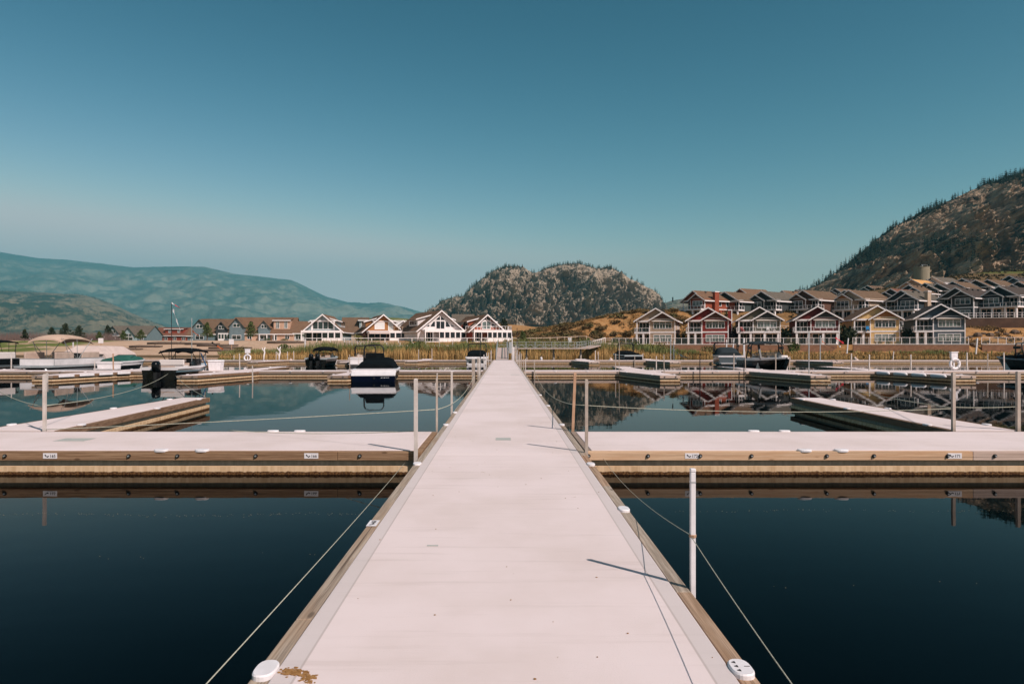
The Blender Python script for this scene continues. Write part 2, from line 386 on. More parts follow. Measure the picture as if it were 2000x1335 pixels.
# fingers: (row edge y, direction, inner base x, inner tip x, outer x, length)
def finger(label, y0, dy, xb, xt, xo, L, wood, sgn):
    y1 = y0 + dy*L; g = .03*dy
    if dy < 0: q = [(sgn*xt, y1), (sgn*xo, y1), (sgn*xo, y0 + g), (sgn*xb, y0 + g)]
    else: q = [(sgn*xb, y0 + g), (sgn*xo, y0 + g), (sgn*xo, y1), (sgn*xt, y1)]
    if sgn < 0: q = [q[1], q[0], q[3], q[2]]
    near = y0 < 20
    cl = []
    for t in ((.12, .55, .9) if near else (.2, .8)):
        yy = y0 + dy*L*t; cl += [(sgn*(lerp(xb, xt, t) + .045), yy, R(-90)*sgn), (sgn*(xo - .045), yy, R(90)*sgn)]
    L0 = abs(q[1][0] - q[0][0])
    dock('finger_dock', label, 'finger docks between the berths', q, wood, cleats=cl, near=near, bolts=[.25, L0 - .25] if dy < 0 else [], sides='123' if dy > 0 else '013')
W_L = ['wgrey', 'wbrownY', 'wgrey', 'wbrownY']; W_R = ['wpink', 'wgreyY', 'wgrey', 'wgreyY']
finger('narrow finger dock running out behind the 165 plate', Y1b, 1, 8.45, 9.15, 10.05, 8.4, ['wbrown', 'wbrownY', 'wbrown', 'wbrownY'], -1)
finger('narrow finger dock with shaded dark flank right of the pier, nearest of the right fingers', Y1b, 1, 8.5, 8.88, 9.85, 8.3, ['wbrown', 'wbrownY', 'wbrown', 'wbrownY'], 1)
for sgn, sd, W_ in ((-1, 'left', W_L), (1, 'right', W_R)):
    for k, x in enumerate((8.4, 16.5, 24.3) + ((33.0,) if sgn < 0 else ())):
        finger(f'tapered finger dock on the near side of the second cross dock, {ORD[k]} {sd} of pier', 42.5, -1, x - 1.3, x, x + 1.1, 5.8, W_, sgn)
        finger(f'finger dock on the far side of the second cross dock, {ORD[k]} {sd} of pier', 44.9, 1, x - .5, x, x + 1.1, 8.0, W_, sgn)
    for k, x in enumerate((8.4, 16.4 if sgn > 0 else 14.95, 24.3, 32.5)):
        if sgn < 0 and k == 0: continue
        finger(f'finger dock on the near side of the third cross dock, {ORD[k]} {sd} of pier', 73.4, -1, x - 1.2, x, x + 1.1, 6.0 if k != 1 or sgn > 0 else 8, W_, sgn)
    for k, x in enumerate((8.6, 16.4)):
        finger(f'finger dock on the far side of the third cross dock, {ORD[k]} {sd} of pier', 75.8, 1, x - .5, x, x + 1.1, 7.0, W_, sgn)
# small low finger on the left, px 795-850 at the third row
finger('small pale finger dock beside the pier on the third row, left', 73.4, -1, 8.0, 8.9, 10.3, 3.0, W_L, -1)

# ------------------------------------------------------------------ the pier itself
pier = empty('pier', 'long pale concrete pier with wooden edge timbers running straight away from the viewer', 'pier')
SEAMS = [-4.0, -.5, 10.1, 20.65, 31.2, 41.75, 52.3, 62.9, 76.0]
d = MB()
for a, b in zip(SEAMS, SEAMS[1:]): d.box(-1.128, 1.128, a + .004, b - .004, -.13, 0)
d.build('deck', M['pier'], pier, bevel=.006)
d = MB(); d.box(-1.08, 1.08, -4, 75.9, -.26, -.131); d.build('float_neck', M['web'], pier)
d = MB(); d.box(-1.19, 1.19, -4, 75.95, -.75, -.236); d.build('float', M['float'], pier)
for s in (-1, 1):
    ys = [-4.0, .6, 4.05 if s < 0 else 4.5, 7.9, 10.1, 13.4, 17, 20.65, 26, 31.2, 36.5, 41.75, 47, 52.3, 57.5, 62.9, 70, 76.0]
    for a, b in zip(ys, ys[1:]):
        t_ = MB(); dx = random.uniform(-.004, .004); t_.box(*sorted((s*(1.14 + dx), s*(XW + dx))), a + .002, b - .002, -.15, -.012 + random.uniform(-.003, .003))
        t_.build('edge_timber', M['wrustY' if (s > 0 and (a < 4.2 or 7 < a < 10)) else 'wgreyY'], pier, bevel=.007)
for (px, py, s) in ((510, 1308, -1), (822, 905, -1), (868, 829, -1), (888, 805, -1), (1450, 1306, 1), (1220, 994, 1), (1158, 906, 1), (1097, 829, 1), (1063, 792, 1), (1047, 771, 1)):
    y = CAMZ*F/(py - VY); c = MB(); c.T = Matrix.Translation((0, 0, -.004)); cleat_mb(c, s*1.184, y, R(90) if s > 0 else R(-90), .85)
    o = c.build('cleat', M['white'], pier)
    if s > 0 and y < 4:
        q_ = MB(); q_.T = Matrix.Translation((0, 0, -.004)); slots_mb(q_, s*1.184, y, R(90), .85); q_.build('slot', M['ink'], o)
number_plate(pier, -1.19, CAMZ*F/(1020 - VY), -.006, '167', flat=True, rz=R(90), wd=.2)
for (px, py, w_, h_) in ((845, 1065, .09, .028), (983, 857, .26, .30), (1006, 731.5, .5, .4), (120, 856, .1, .1)):
    if px < 500: continue
    y = CAMZ*F/(py - VY); x = PX(px, y); b = MB(); b.box(x - w_/2, x + w_/2, y - h_/2, y + h_/2, .001, .0035); b.build('repair_patch', M['patch'], pier)
# dried dirt beside the near left cleat
b = MB()
for k in range(150):
    u = random.random(); x = -1.09 + .18*u + random.gauss(0, .015); y = 3.37 - .10*u*u + random.gauss(0, .022); r = random.uniform(.003, .011)*(1.15 - .5*u)
    a0 = random.random()*6; n = random.randint(4, 6)
    b.poly([(x + r*1.5*math.cos(a0 + 6.283*i/n)*random.uniform(.6, 1.2), y + r*math.sin(a0 + 6.283*i/n)*random.uniform(.6, 1.2)) for i in range(n)], .0012 + k*1e-6, .003 + random.random()*.003)
b.build('dried_dirt', M['stainb'], kind='stuff', label='dried brown dirt smear beside the nearest left cleat on the pier', cat='dirt')
b = MB()
for k in range(40):
    y = 2.9 + 14*random.random()**1.6; x = random.uniform(-1.05, 1.08); r = random.uniform(.0025, .0075)
    n = random.randint(3, 6); a0 = random.random()*6
    b.poly([(x + r*random.uniform(.6, 1.6)*math.cos(a0 + 6.283*i/n), y + r*random.uniform(.5, 1.2)*math.sin(a0 + 6.283*i/n)) for i in range(n)], .0012, .004)
b.build('dry_leaf_crumbs', M['stainb'], kind='stuff', label='dry brown leaf crumbs scattered over the pier deck', cat='debris')

# ------------------------------------------------------------------ mooring posts
def post(x, y, ztop, w, m, label, zb=-1.2, tilt=0.0, tilty=0.0, group='slim mooring posts along the docks', round_=False):
    p = MB(); q = Vector((x, y, zb)); h = ztop - zb; tp = Vector((x + tilt, y + tilty, ztop))
    if round_: p.tube([q, tp], w/2, 8)
    else:
        p.bar(q, tp - Vector((0, 0, .012)), w, w, up=(0, 1, 0))
        c = w/2; p.hexa([(tp.x - c, tp.y - c, ztop - .012), (tp.x + c, tp.y - c, ztop - .012), (tp.x + c, tp.y + c, ztop - .012), (tp.x - c, tp.y + c, ztop - .012)],
                        [(tp.x - c*.5, tp.y - c*.5, ztop), (tp.x + c*.5, tp.y - c*.5, ztop), (tp.x + c*.5, tp.y + c*.5, ztop), (tp.x - c*.5, tp.y + c*.5, ztop)])
    return p.build('mooring_post', M[m], None, label=label, cat='post', group=group)
yA = 4.56
pa = empty('mooring_post', 'white square post standing at the right edge of the pier, nearest of all posts', 'post', (1.262, yA, 0), 0, 'slim mooring posts along the docks')
b = MB(); b.box(-.0165, .0165, -.0165, .0165, -1.2, .765); b.build('shaft', M['white'], pa, bevel=.004)
b = MB(); b.box(-.0185, .0185, -.0185, .0185, .765, .79); b.build('cap', M['white'], pa, bevel=.006)
b = MB(); b.box(-.0175, .0175, -.0175, .0175, .695, .703); b.build('band', M['steel'], pa)
b = MB()
for k in range(3): b.tube([(.021*math.cos(a), .021*math.sin(a)*1, .335 + .006*k) for a in [6.283*i/8 for i in range(8)]], .0045, 5, closed=True)
b.build('rope_knot', M['posto'], pa)
post(-1.335, 10.36, 1.11, .055, 'postw', 'pale square post at the inner corner of the near left cross dock', zb=-.9)
post(1.225 + .03, 10.36, 1.10, .045, 'postg', 'grey post at the inner corner of the near right cross dock')
post(-1.27, 12.95, 1.0, .035, 'postg', 'thin post behind the near left cross dock beside the pier')
post(1.262, 12.95, 1.10, .05, 'posto', 'raw wood post leaning right behind the near right cross dock', tilt=.09)
post(-8.70, 12.93, 1.07, .05, 'postw', 'pale post at the root of the finger dock behind plate 165')
post(8.55, 12.98, 1.10, .055, 'postg', 'grey post at the root of the nearest right finger dock')
post(9.78, 12.98, 1.12, .06, 'postg', 'grey post at the outer root of the nearest right finger dock, near the picture edge')
# further rows: (px, top py, y, width, material, tilt)
rows2 = {'beside the second cross dock left of the pier': [(22, 688, 45.0, .05, 'postw'), (91, 728, 36.5, .09, 'postw'), (222, 690, 45.0, .06, 'posto'), (186, 704, 45, .045, 'postw'), (400, 690, 45, .05, 'postw'), (469, 690, 45, .05, 'postw'), (494, 714, 37, .05, 'postw'), (684, 692, 42.4, .05, 'postg'), (700, 691, 45, .05, 'postw'), (853, 728, 36.5, .06, 'postw')],
         'beside the second cross dock right of the pier': [(1045, 706, 42.4, .06, 'postg'), (1202, 690, 45, .05, 'postg'), (1209, 668, 42.4, .035, 'postg'), (1282, 695, 45, .05, 'postw'), (1298, 692, 42.4, .05, 'postg'), (1433, 690, 45, .05, 'postg'), (1456, 686, 45, .035, 'postg'), (1515, 690, 45, .05, 'postg'), (1541, 695, 45, .05, 'postg'), (1662, 690, 45, .06, 'postw'), (1697, 692, 45, .06, 'postw'), (1780, 692, 45, .06, 'postw'), (1889, 688, 45, .06, 'postw'), (1929, 690, 45, .05, 'postg'), (1962, 688, 45, .06, 'postw'), (1986, 726, 36.7, .06, 'postg')],
         'beside the third cross dock left of the pier': [(457, 693, 76, .06, 'postw'), (539, 686, 76, .06, 'postw'), (562, 686, 76, .06, 'postw'), (574, 685, 76, .06, 'postw'), (844, 680, 76, .05, 'postw'), (818, 682, 76, .05, 'postw'), (402, 693, 76, .07, 'postw')],
         'beside the third cross dock right of the pier': [(1163, 684, 76, .08, 'postw'), (1169, 686, 76, .06, 'postw'), (1255, 690, 76, .07, 'postw'), (1240, 694, 73.3, .06, 'postg'), (1470, 690, 76, .07, 'postw'), (1742, 686, 76, .08, 'postw')]}
for sd, L in rows2.items():
    L = sorted(L, key=lambda q: abs(q[0] - VX))
    for k, (px, py, y, w_, m_) in enumerate(L):
        post(PX(px, y), y, PZ(py, y), w_, m_, f'{"pale" if m_ != "postg" else "grey"} slim post {sd}, {ORD[k]} outwards', tilt=random.uniform(-.05, .05) if px not in (1742,) else .2)
pe = [(-1, 17.5, .95, .05), (-1, 31.0, 1.0, .14), (-1, 35.2, 1.0, .05), (-1, 38.3, .9, .10), (-1, 46, 1.0, .05), (-1, 53, 1.05, .06), (-1, 60, 1.0, .06), (-1, 72.8, 1.1, .09),
      (1, 41.8, .8, .05), (1, 46.2, .7, .06), (1, 52.5, 1.0, .06), (1, 57, 1.1, .05), (1, 61, .8, .08), (1, 66, 1.2, .06), (1, 72.9, .9, .07), (1, 76.1, 1.6, .09)]
cnt = {-1: 0, 1: 0}
for (s, y, z, w_) in pe:
    post(s*(1.31 + w_/2), y, z, w_, random.choice(['postw', 'postg', 'postw']), f'slim post on the {"left" if s < 0 else "right"} pier edge, {ORD[cnt[s]]} beyond the near cross docks'); cnt[s] += 1

# ------------------------------------------------------------------ ropes
def rope(label, p, q, sag, r=.0065, n=24, m='rope'):
    p, q = Vector(p), Vector(q); pts = []
    for i in range(n + 1):
        t = i/n; c = p.lerp(q, t); c.z -= sag*4*t*(1 - t); pts.append(c)
    b = MB(); b.tube(pts, r, 5); return b.build('rope', M[m], None, smooth=True, label=label, cat='rope', group='mooring ropes strung between posts')
rope('rope running along the left edge of the pier towards the viewer', (-1.52, 10.5, -.19), (-1.13, 2.2, .335), .02, .0029)
rope('rope from the nearest white post back to the viewer along the right edge', (1.25, yA, .338), (1.08, 2.2, .31), .015, .0025)
rope('rope from the nearest white post to the near right cross dock', (1.262, yA, .338), (1.53, 10.5, -.12), .10, .0028)
rope('rope from the thin post by the pier across the water to the left finger', (-1.27, 12.95, .4), (-8.7, 12.93, .02), .02, .007)
rope('rope low over the near left cross dock edge', (-1.335, 10.4, .31), (-5.2, 12.9, .01), .05, .006)
rope('rope from the left finger post to the left picture edge', (-8.7, 12.93, .46), (-14, 18.5, .62), .12, .008)
rope('rope from the left finger post out to the second row', (-8.7, 12.93, .47), (-18.0, 36.6, .1), .25, .010)
rope('second rope rising behind the left finger to the second row', (-9.15, 20.9, .05), (-17.6, 36.6, .0), .1, .010)
rope('rope sagging from the second row to the leaning post right of the pier', (1.9, 42.3, .15), (1.33, 12.95, .49), .45, .008)
rope('rope from the leaning post across the water to the nearest right finger', (1.33, 12.95, .49), (8.55, 12.98, .415), .10, .006)
rope('rope from a second-row post to the nearest right finger post', (16.5, 36.6, -.15), (8.55, 12.98, .42), .12, .009)
rope('short rope between the two posts of the nearest right finger', (8.55, 12.98, .44), (9.78, 12.98, .45), .015, .006)
rope('rope along the pier between the left edge posts', (-1.33, 30.9, .3), (-1.27, 12.95, .4), .3, .008)
# pollen and bits drifting on the calm water
b = MB()
for (x0, x1, y0, n) in ((-7.5, -1.7, 7.95, 170), (1.9, 9.5, 8.15, 120), (-4, -1.6, 6.4, 8), (2, 6, 5.6, 8)):
    for k in range(n):
        x = random.uniform(x0, x1); y = y0 + random.gauss(0, .035) + .05*math.sin(x*2.1); r = random.uniform(.0015, .0045)
        if random.random() < .03: r *= 2
        nn = 5; a0 = random.random()*6
        b.poly([(x + r*1.4*math.cos(a0 + 6.283*i/nn), y + r*math.sin(a0 + 6.283*i/nn)) for i in range(nn)], WATER + .001, WATER + .003)
b.build('floating_pollen', mat('pollen', (.20, .19, .13), .9), kind='stuff', label='pale pollen and bits drifting in lines on the dark water', cat='debris')

# ------------------------------------------------------------------ gangway at the end of the pier
g = empty('gangway', 'grey aluminium gangway ramp with railings climbing from the end of the pier', 'gangway', (0, 0, 0))
x0, x1 = -.86, .50; ya, yb = 76.4, 95.0; za, zb = .05, 1.25
b = MB(); b.bar(((x0+x1)/2, ya, za), ((x0+x1)/2, yb, zb), x1 - x0, .12, up=(0, 0, 1)); b.build('ramp', mat('ramp_boards', (.55, .43, .38), .8, var=(.48, .36, .31), vs=2, stretch=(.3, 6, 1)), g)
b = MB(); b.bar((-.2, ya + .3, za + .075), (-.2, yb, zb + .075), .16, .012); b.build('centre_strip', M['web'], g)  # darker grey strip along the middle of the ramp
b = MB(); b.box(x0 + .02, x1 - .02, ya - 1.3, ya - .04, .004, .03); b.build('hinge_plate', M['steel'], g)
for xx in (x0, x1):
    b = MB()
    for k in range(10):
        t = k/9; y = lerp(ya, yb, t); z = lerp(za, zb, t); b.bar((xx, y, z), (xx, y, z + 1.05), .06)
    for h in (.12, .55, 1.05): b.bar((xx, ya, za + h), (xx, yb, zb + h), .055)
    b.build('railing', M['steel'], g)
b = MB(); b.box(-1.0, 11.5, 95.02, 96.9, 1.12, 1.24)
b.build('landing', M['wpink'], g)
for x in (-.7, 3.2, 7, 10.8): 
    b = MB(); b.cyl((x, 96), .14, -1.2, 1.12); b.build('pile', M['postg'], g)
b = MB()
for (y, xa) in ((96.85, -1.0), (95.08, .75)):
    n = 9; xs = [lerp(xa, 11.4, k/n) for k in range(n + 1)]
    for k, x in enumerate(xs): b.bar((x, y, 1.24), (x, y, 2.1), .045)
    for a, c in zip(xs, xs[1:]): b.bar((a, y, 1.3), ((a+c)/2, y, 1.75), .03); b.bar(((a+c)/2, y, 1.75), (c, y, 1.3), .03)
    for h in (1.3, 1.75, 2.1): b.bar((xa, y, h), (11.4, y, h), .04)
b.build('truss_railing', M['steel'], g)
b = MB(); b.bar((11.2, 96.9, 1.18), (17.5, 126, 1.7), 1.8, .12)
b.build('walkway', M['wpink'], g)
b = MB()
for s in (-.85, .85):
    p, q = Vector((11.2 + s, 97.2, 1.2)), Vector((17.5 + s, 126, 1.75))
    for k in range(9): r_ = p.lerp(q, k/8); b.bar(r_, r_ + Vector((0, 0, .9)), .05)
    for h in (.45, .9): b.bar(p + Vector((0, 0, h)), q + Vector((0, 0, h)), .045)
b.build('walkway_railing', M['steel'], g)
gt = empty('gate_post', 'tall white post with gate panel and notice beside the gangway foot', 'post', (.95, 77.0, 0))
b = MB(); b.box(-.05, .05, -.05, .05, -.7, 2.65); b.build('shaft', M['wpaint'], gt)
b = MB(); b.box(-.35, -.06, -.03, .03, .75, 2.0); b.build('gate_panel', M['steel'], gt)
b = MB(); b.box(.08, .26, -.05, .05, -.5, 1.45); b.build('pedestal', M['wpaint'], gt)
# ------------------------------------------------------------------ ground
WALL = [(21.6, 145), (44, 140.5), (66.9, 136.3), (67.7, 132.2), (87, 128), (91.5, 130), (105, 127.5), (200, 122)]
def shore(x): return 117 + 2.5*nz(x*.02, 3.1) + (3 if x < -8 else 0)
def ground_z(x, y):
    ys = shore(x); d = y - ys
    if d < 0: return WATER - 1.4*smooth(0, -12, d) - .05
    z0 = -.40 + .65*smooth(-.5, 8, d)
    n = nz(x*.03, y*.03, 7)
    left = z0 + 2.6*smooth(ys + 9, 172, y) + .08*nz(x*.1, y*.1)
    wy = pw(x, WALL)
    H = min(10.6, max(2.9, 4.2 + .18*x))
    cen = z0 + 1.9*smooth(128, 152, y) + (H - 2.2)*smooth(150, 196, y) + .5*n*smooth(150, 170, y)
    rt = z0*.9 + (1.8 - z0*.9)*smooth(wy + .1, wy + 1.6, y) + (H - 1.8)*smooth(167, 181, y) + 3.6*smooth(131, 146, y)*smooth(89, 97, x)*(1 - smooth(167, 181, y))
    a = smooth(-14, 2, x); b = smooth(19.5, 21.6, x)
    z = lerp(lerp(left, cen, a), rt, b)
    q_ = x/max(y, 1); up = lerp(.55, 1, smooth(.42, .66, q_))*smooth(.18, .34, q_)
    z += .20*max(0, min(y, 290 + 55*smooth(.58, .76, q_)) - 199)*up + .6*n*smooth(200, 230, y)*up if up > 0 else 0
    # low green rise behind the left houses and the tan foot slope below the rock
    z += 16*math.exp(-((x + 75)/48)**2 - ((y - 430)/70)**2) + 13*math.exp(-((x + 8)/34)**2 - ((y - 470)/80)**2)
    z += 30*smooth(500, 1500, y)*math.exp(-((x - 60)/260)**2)
    return z
def ground_mat():
    m, t, b = base('ground_soil', .95, .1)
    tc = vec(t); s = t.nodes.new('ShaderNodeSeparateXYZ'); t.links.new(tc, s.inputs[0]); X, Y, Z = s.outputs
    n1 = noise_n(t, tc, .11, 6, .65); n2 = noise_n(t, tc, .9, 5, .6); n3 = noise_n(t, tc, .025, 4)
    grass = mixc(t, mrange(t, n2, .35, .68), (0.31, 0.150, 0.052), (0.42, 0.235, 0.10))
    grass = mixc(t, mathn(t, 'MULTIPLY', mrange(t, n1, .52, .66), .7), grass, (0.13, 0.09, 0.035))
    sand = mixc(t, mrange(t, n2, .35, .7), (0.52, 0.36, 0.25), (0.44, 0.29, 0.19))
    sand = mixc(t, mathn(t, 'MULTIPLY', mrange(t, noise_n(t, vec(t, 'Object', (.04, .25, 1)), 1.5, 4), .58, .68), .7), sand, (0.20, 0.12, 0.07))
    green = mixc(t, mrange(t, n1, .4, .65), (0.10, 0.13, 0.035), (0.20, 0.17, 0.06))
    ms = mathn(t, 'MULTIPLY', mrange(t, X, -20, -32), mrange(t, Y, 258, 250))
    c = mixc(t, ms, grass, sand)
    mg = mathn(t, 'MULTIPLY', mathn(t, 'MULTIPLY', mrange(t, X, -22, -40), mrange(t, Y, 168, 174)), mathn(t, 'ADD', mrange(t, X, -74, -66), mrange(t, Y, 250, 262), True))
    c = mixc(t, mg, c, green)
    mf = mathn(t, 'MULTIPLY', mrange(t, X, -92, -98), mrange(t, Y, 119, 124))
    c = mixc(t, mathn(t, 'MULTIPLY', mf, mrange(t, n1, .38, .5)), c, (0.12, 0.14, 0.035))
    mt = mathn(t, 'MULTIPLY', mrange(t, X, 38, 60), mrange(t, Y, 158, 175))
    c = mixc(t, mathn(t, 'MULTIPLY', mt, .55), c, (0.10, 0.065, 0.03))
    mt2 = mathn(t, 'MULTIPLY', mrange(t, X, 40, 90), mrange(t, Y, 215, 250))
    c = mixc(t, mathn(t, 'MULTIPLY', mt2, .8), c, mixc(t, mrange(t, n2, .4, .65), (0.085, 0.058, 0.026), (0.15, 0.10, 0.05)))
    c = mixc(t, mathn(t, 'MULTIPLY', mathn(t, 'MULTIPLY', mrange(t, Y, 322, 330), mrange(t, X, 150, 190)), .85), c, (0.11, 0.12, 0.03))
    mud = mrange(t, Z, .05, -.3)
    c = mixc(t, mud, c, (0.10, 0.065, 0.03))
    t.links.new(c, b.inputs['Base Color'])
    bp = N(t, 'ShaderNodeBump'); bp.inputs['Strength'].default_value = .8; bp.inputs['Distance'].default_value = .35
    t.links.new(n2, bp.inputs['Height']); t.links.new(bp.outputs[0], b.inputs['Normal'])
    return m
ys_ = [-380, 60, 100, 108] + [112 + 1.15*k for k in range(80)] + [204 + 3*k for k in range(76)]
while ys_[-1] < 13800: ys_.append(ys_[-1]*1.12)
NC = 330; g = MB()
g.grid([[( (x := (2*k/NC - 1)*1.35*max(y, 250)), y, ground_z(x, y)) for k in range(NC + 1)] for y in ys_], flip=False)
g.build('ground', ground_mat(), smooth=True, kind='structure')

# ------------------------------------------------------------------ mountains
def rock_mat(name, a, b_, veg, dark, sc_, vegamt, bumpd, soft=.03, dk=.8):
    m, t, b = base(name, .95, .08)
    tc = vec(t); n1 = noise_n(t, tc, sc_, 8, .68); n2 = noise_n(t, tc, sc_*4.5, 8, .74, .2); n3 = noise_n(t, tc, sc_*.45, 6, .65)
    c = mixc(t, mrange(t, n2, .36, .64), a, b_)
    c = mixc(t, mathn(t, 'MULTIPLY', mrange(t, n1, .50, .62), dk), c, dark)
    # scrub and pines keep to the ledges: less on steep faces
    gm = t.nodes.new('ShaderNodeNewGeometry'); s = t.nodes.new('ShaderNodeSeparateXYZ'); t.links.new(gm.outputs['Normal'], s.inputs[0])
    vm = mathn(t, 'ADD', n3, mathn(t, 'MULTIPLY', mathn(t, 'SUBTRACT', s.outputs[2], .55), .35))
    vm = mathn(t, 'ADD', vm, mathn(t, 'MULTIPLY', mathn(t, 'SUBTRACT', n2, .5), .5))
    c = mixc(t, mrange(t, vm, .63 - vegamt - soft, .63 - vegamt + soft), c, veg)
    t.links.new(c, b.inputs['Base Color'])
    bp = N(t, 'ShaderNodeBump'); bp.inputs['Strength'].default_value = 1.0; bp.inputs['Distance'].default_value = bumpd
    t.links.new(mathn(t, 'ADD', n2, n1), bp.inputs['Height']); t.links.new(bp.outputs[0], b.inputs['Normal'])
    return m
def mountain(name, Y0, Df, outl, zb, m, nx, nv, amp, fs, p=.85, lab=None, jag=1.0, seed=0, diag=0.0, sm=False, step=0, ter=.8, vor=15):
    lo, hi = outl[0][0], outl[-1][0]
    def surf(px, v):
        Zr = PZ(pw(px, outl), Y0); yb = Y0 - Df
        k = lerp(yb/Y0, 1, min(v, 1)); x = PX(px, Y0)*k; y = yb + Df*v
        gz = min(1, v)**p; z = zb + (Zr - zb)*gz
        if v > 1: z = Zr - (v - 1)*Df*.7
        q = Vector((x*fs + diag*z*fs, y*fs*.8 + seed, z*fs*.55))
        r = noise.ridged_multi_fractal(q, .9, 2.1, 6, 1.0, 2.0) - 1.0
        r2 = noise.fractal(q*3.1 + Vector((5, 1, 9)), .8, 2.1, 5)
        edge = math.sin(math.pi*min(1, v)**.8)**.6 if 0 < v < 1 else 0
        edge *= smooth(lo, lo + .12*(hi - lo), px)*smooth(hi, hi - .04*(hi - lo), px)*.9 + .1
        up = smooth(0, .15, v)
        if step and v < 1:      # cliffs and ledges: steep risers between flatter treads
            ph = z/step + 1.6*nz(x*.011, seed, z*.006) + .5*nz(x*.05, seed, z*.02, 2); fr = ph - math.floor(ph); fr = smooth(0, .82, fr)*(1 - smooth(.82, 1, fr))
            y -= ter*fr*step*Df/max(20, Zr - zb)*edge*(.55 + .45*nz(x*.02, z*.02, seed))
        y -= amp*(.8*r + .45*r2)*edge
        z += amp*.55*(.6*r + .5*r2)*edge + jag*amp*.10*nz(px*.21, seed, 1, 5)*up
        x += amp*.25*r2*edge
        if not sm:
            vd = noise.voronoi(Vector((x/46, y/46, z/64)))[0]; c1 = smooth(0, .32, vd[1] - vd[0]); vd = noise.voronoi(Vector((x/15, y/15 + 7, z/22)))[0]; c2 = smooth(0, .3, vd[1] - vd[0])
            y -= vor*(c1 + .36*c2)*edge; z -= vor*.25*(1 - c1)*edge
            r3 = noise.fractal(Vector((x, y, z))*fs*17, .7, 2.2, 3); y -= amp*.10*r3*edge; z += amp*.05*r3*edge
        return (x, y, max(z, zb - 5))
    b = MB(); rows = [[surf(lerp(lo, hi, i/nx), j/nv) for i in range(nx + 1)] for j in range(nv + 1)] + [[surf(lerp(lo, hi, i/nx), 1.4) for i in range(nx + 1)]]
    b.grid(rows); o = b.build(name, m, smooth=sm, kind='structure')
    return surf
far_m = rock_mat('far_mountain_slopes', (0.20, 0.20, 0.155), (0.16, 0.17, 0.135), (0.07, 0.095, 0.075), (0.12, 0.135, 0.105), .0015, .045, 20, .14, .4)
FAR = [(-420, 470), (-250, 480), (-100, 489), (0, 492), (30, 497), (75, 504), (130, 507), (200, 515), (260, 522), (300, 521), (360, 520), (400, 521), (460, 535), (520, 541), (570, 548), (600, 562), (640, 580), (680, 590), (720, 592), (760, 595), (790, 600), (815, 607), (860, 622), (930, 660)]
mountain('far_mountain', 9200, 4200, FAR, 5, far_m, 360, 110, 190, .00085, .9, jag=.10, seed=3, sm=True)
near_m = rock_mat('near_ridge_slopes', (0.18, 0.15, 0.10), (0.14, 0.122, 0.085), (0.035, 0.05, 0.035), (0.075, 0.075, 0.052), .004, -.01, 10, .06, .5)
RIDGE = [(-420, 540), (-200, 556), (0, 568), (60, 570), (115, 573), (160, 576), (185, 581), (215, 592), (245, 606), (280, 623), (330, 641), (390, 660), (430, 672)]
s_ridge = mountain('near_ridge', 3900, 1900, RIDGE, 4, near_m, 220, 80, 70, .0026, .9, jag=.25, seed=11, sm=True)
ROCK = [(778, 650), (800, 628), (830, 613), (850, 599), (862, 587), (885, 580), (905, 578), (912, 570), (925, 557), (950, 537), (962, 530), (975, 523), (985, 520), (1010, 519), (1022, 521), (1036, 530), (1044, 534), (1052, 531), (1065, 523), (1090, 518), (1110, 514), (1130, 515), (1150, 519), (1165, 524), (1180, 522), (1193, 520), (1205, 528), (1220, 538), (1235, 547), (1255, 557), (1270, 565), (1283, 576), (1291, 589), (1298, 602), (1312, 620), (1345, 648)]
rock_m = rock_mat('pale_cliff_rock', (0.36, 0.285, 0.213), (0.245, 0.195, 0.147), (0.055, 0.062, 0.04), (0.15, 0.122, 0.092), .009, -.01, 1.6, .04, .6)
s_rock = mountain('rock_hill', 1500, 210, ROCK, 3, rock_m, 460, 200, 50, .0095, .9, jag=.35, seed=21, step=34, ter=.8, vor=19)
SMALL = [(1240, 625), (1280, 600), (1310, 587), (1340, 582), (1420, 578), (1520, 584), (1600, 600), (1700, 640)]
mountain('distant_hill', 2600, 500, SMALL, 3, near_m, 50, 16, 30, .008, .9, jag=.4, seed=31, sm=True)
CLIFF = [(1538, 606), (1556, 574), (1600, 554), (1640, 526), (1680, 494), (1710, 468), (1740, 445), (1800, 414), (1860, 389), (1920, 361), (2000, 336), (2120, 300), (2300, 262), (2500, 240)]
cliff_m = rock_mat('dark_cliff_rock', (0.42, 0.30, 0.20), (0.17, 0.12, 0.082), (0.014, 0.018, 0.011), (0.026, 0.021, 0.016), .018, .0, 2.5, .025, .85)
s_cliff = mountain('rock_mountain', 720, 175, CLIFF, 30, cliff_m, 420, 210, 38, .0135, .9, jag=.4, seed=43, diag=0, step=26, ter=.8, vor=13)

# ------------------------------------------------------------------ plants
def leaf_cloud(b, c, rad, n, s, rnd, m=0, shell=.45):
    for k in range(n):
        u = rnd.gauss(0, 1), rnd.gauss(0, 1), rnd.gauss(0, 1); L = math.sqrt(sum(q*q for q in u)) or 1
        rr = lerp(shell, 1.0, rnd.random()**.6)*rnd.uniform(.85, 1.08)
        p = Vector((c[0] + u[0]/L*rad[0]*rr, c[1] + u[1]/L*rad[1]*rr, c[2] + u[2]/L*rad[2]*rr))
        a = Vector((rnd.gauss(0, 1), rnd.gauss(0, 1), rnd.gauss(0, .7))).normalized(); d = a.orthogonal().normalized()
        d = Matrix.Rotation(rnd.random()*6.28, 3, a) @ d; e = a.cross(d); q = s*rnd.uniform(.6, 1.4)
        b.add([p - d*q, p + e*q*.55, p + d*q, p - e*q*.55], [(0, 1, 2, 3)], m)
def leafmat(name, a, b_, s=1.2):
    m = mat(name, a, .75, .15, var=b_, vs=s, detail=2); return m
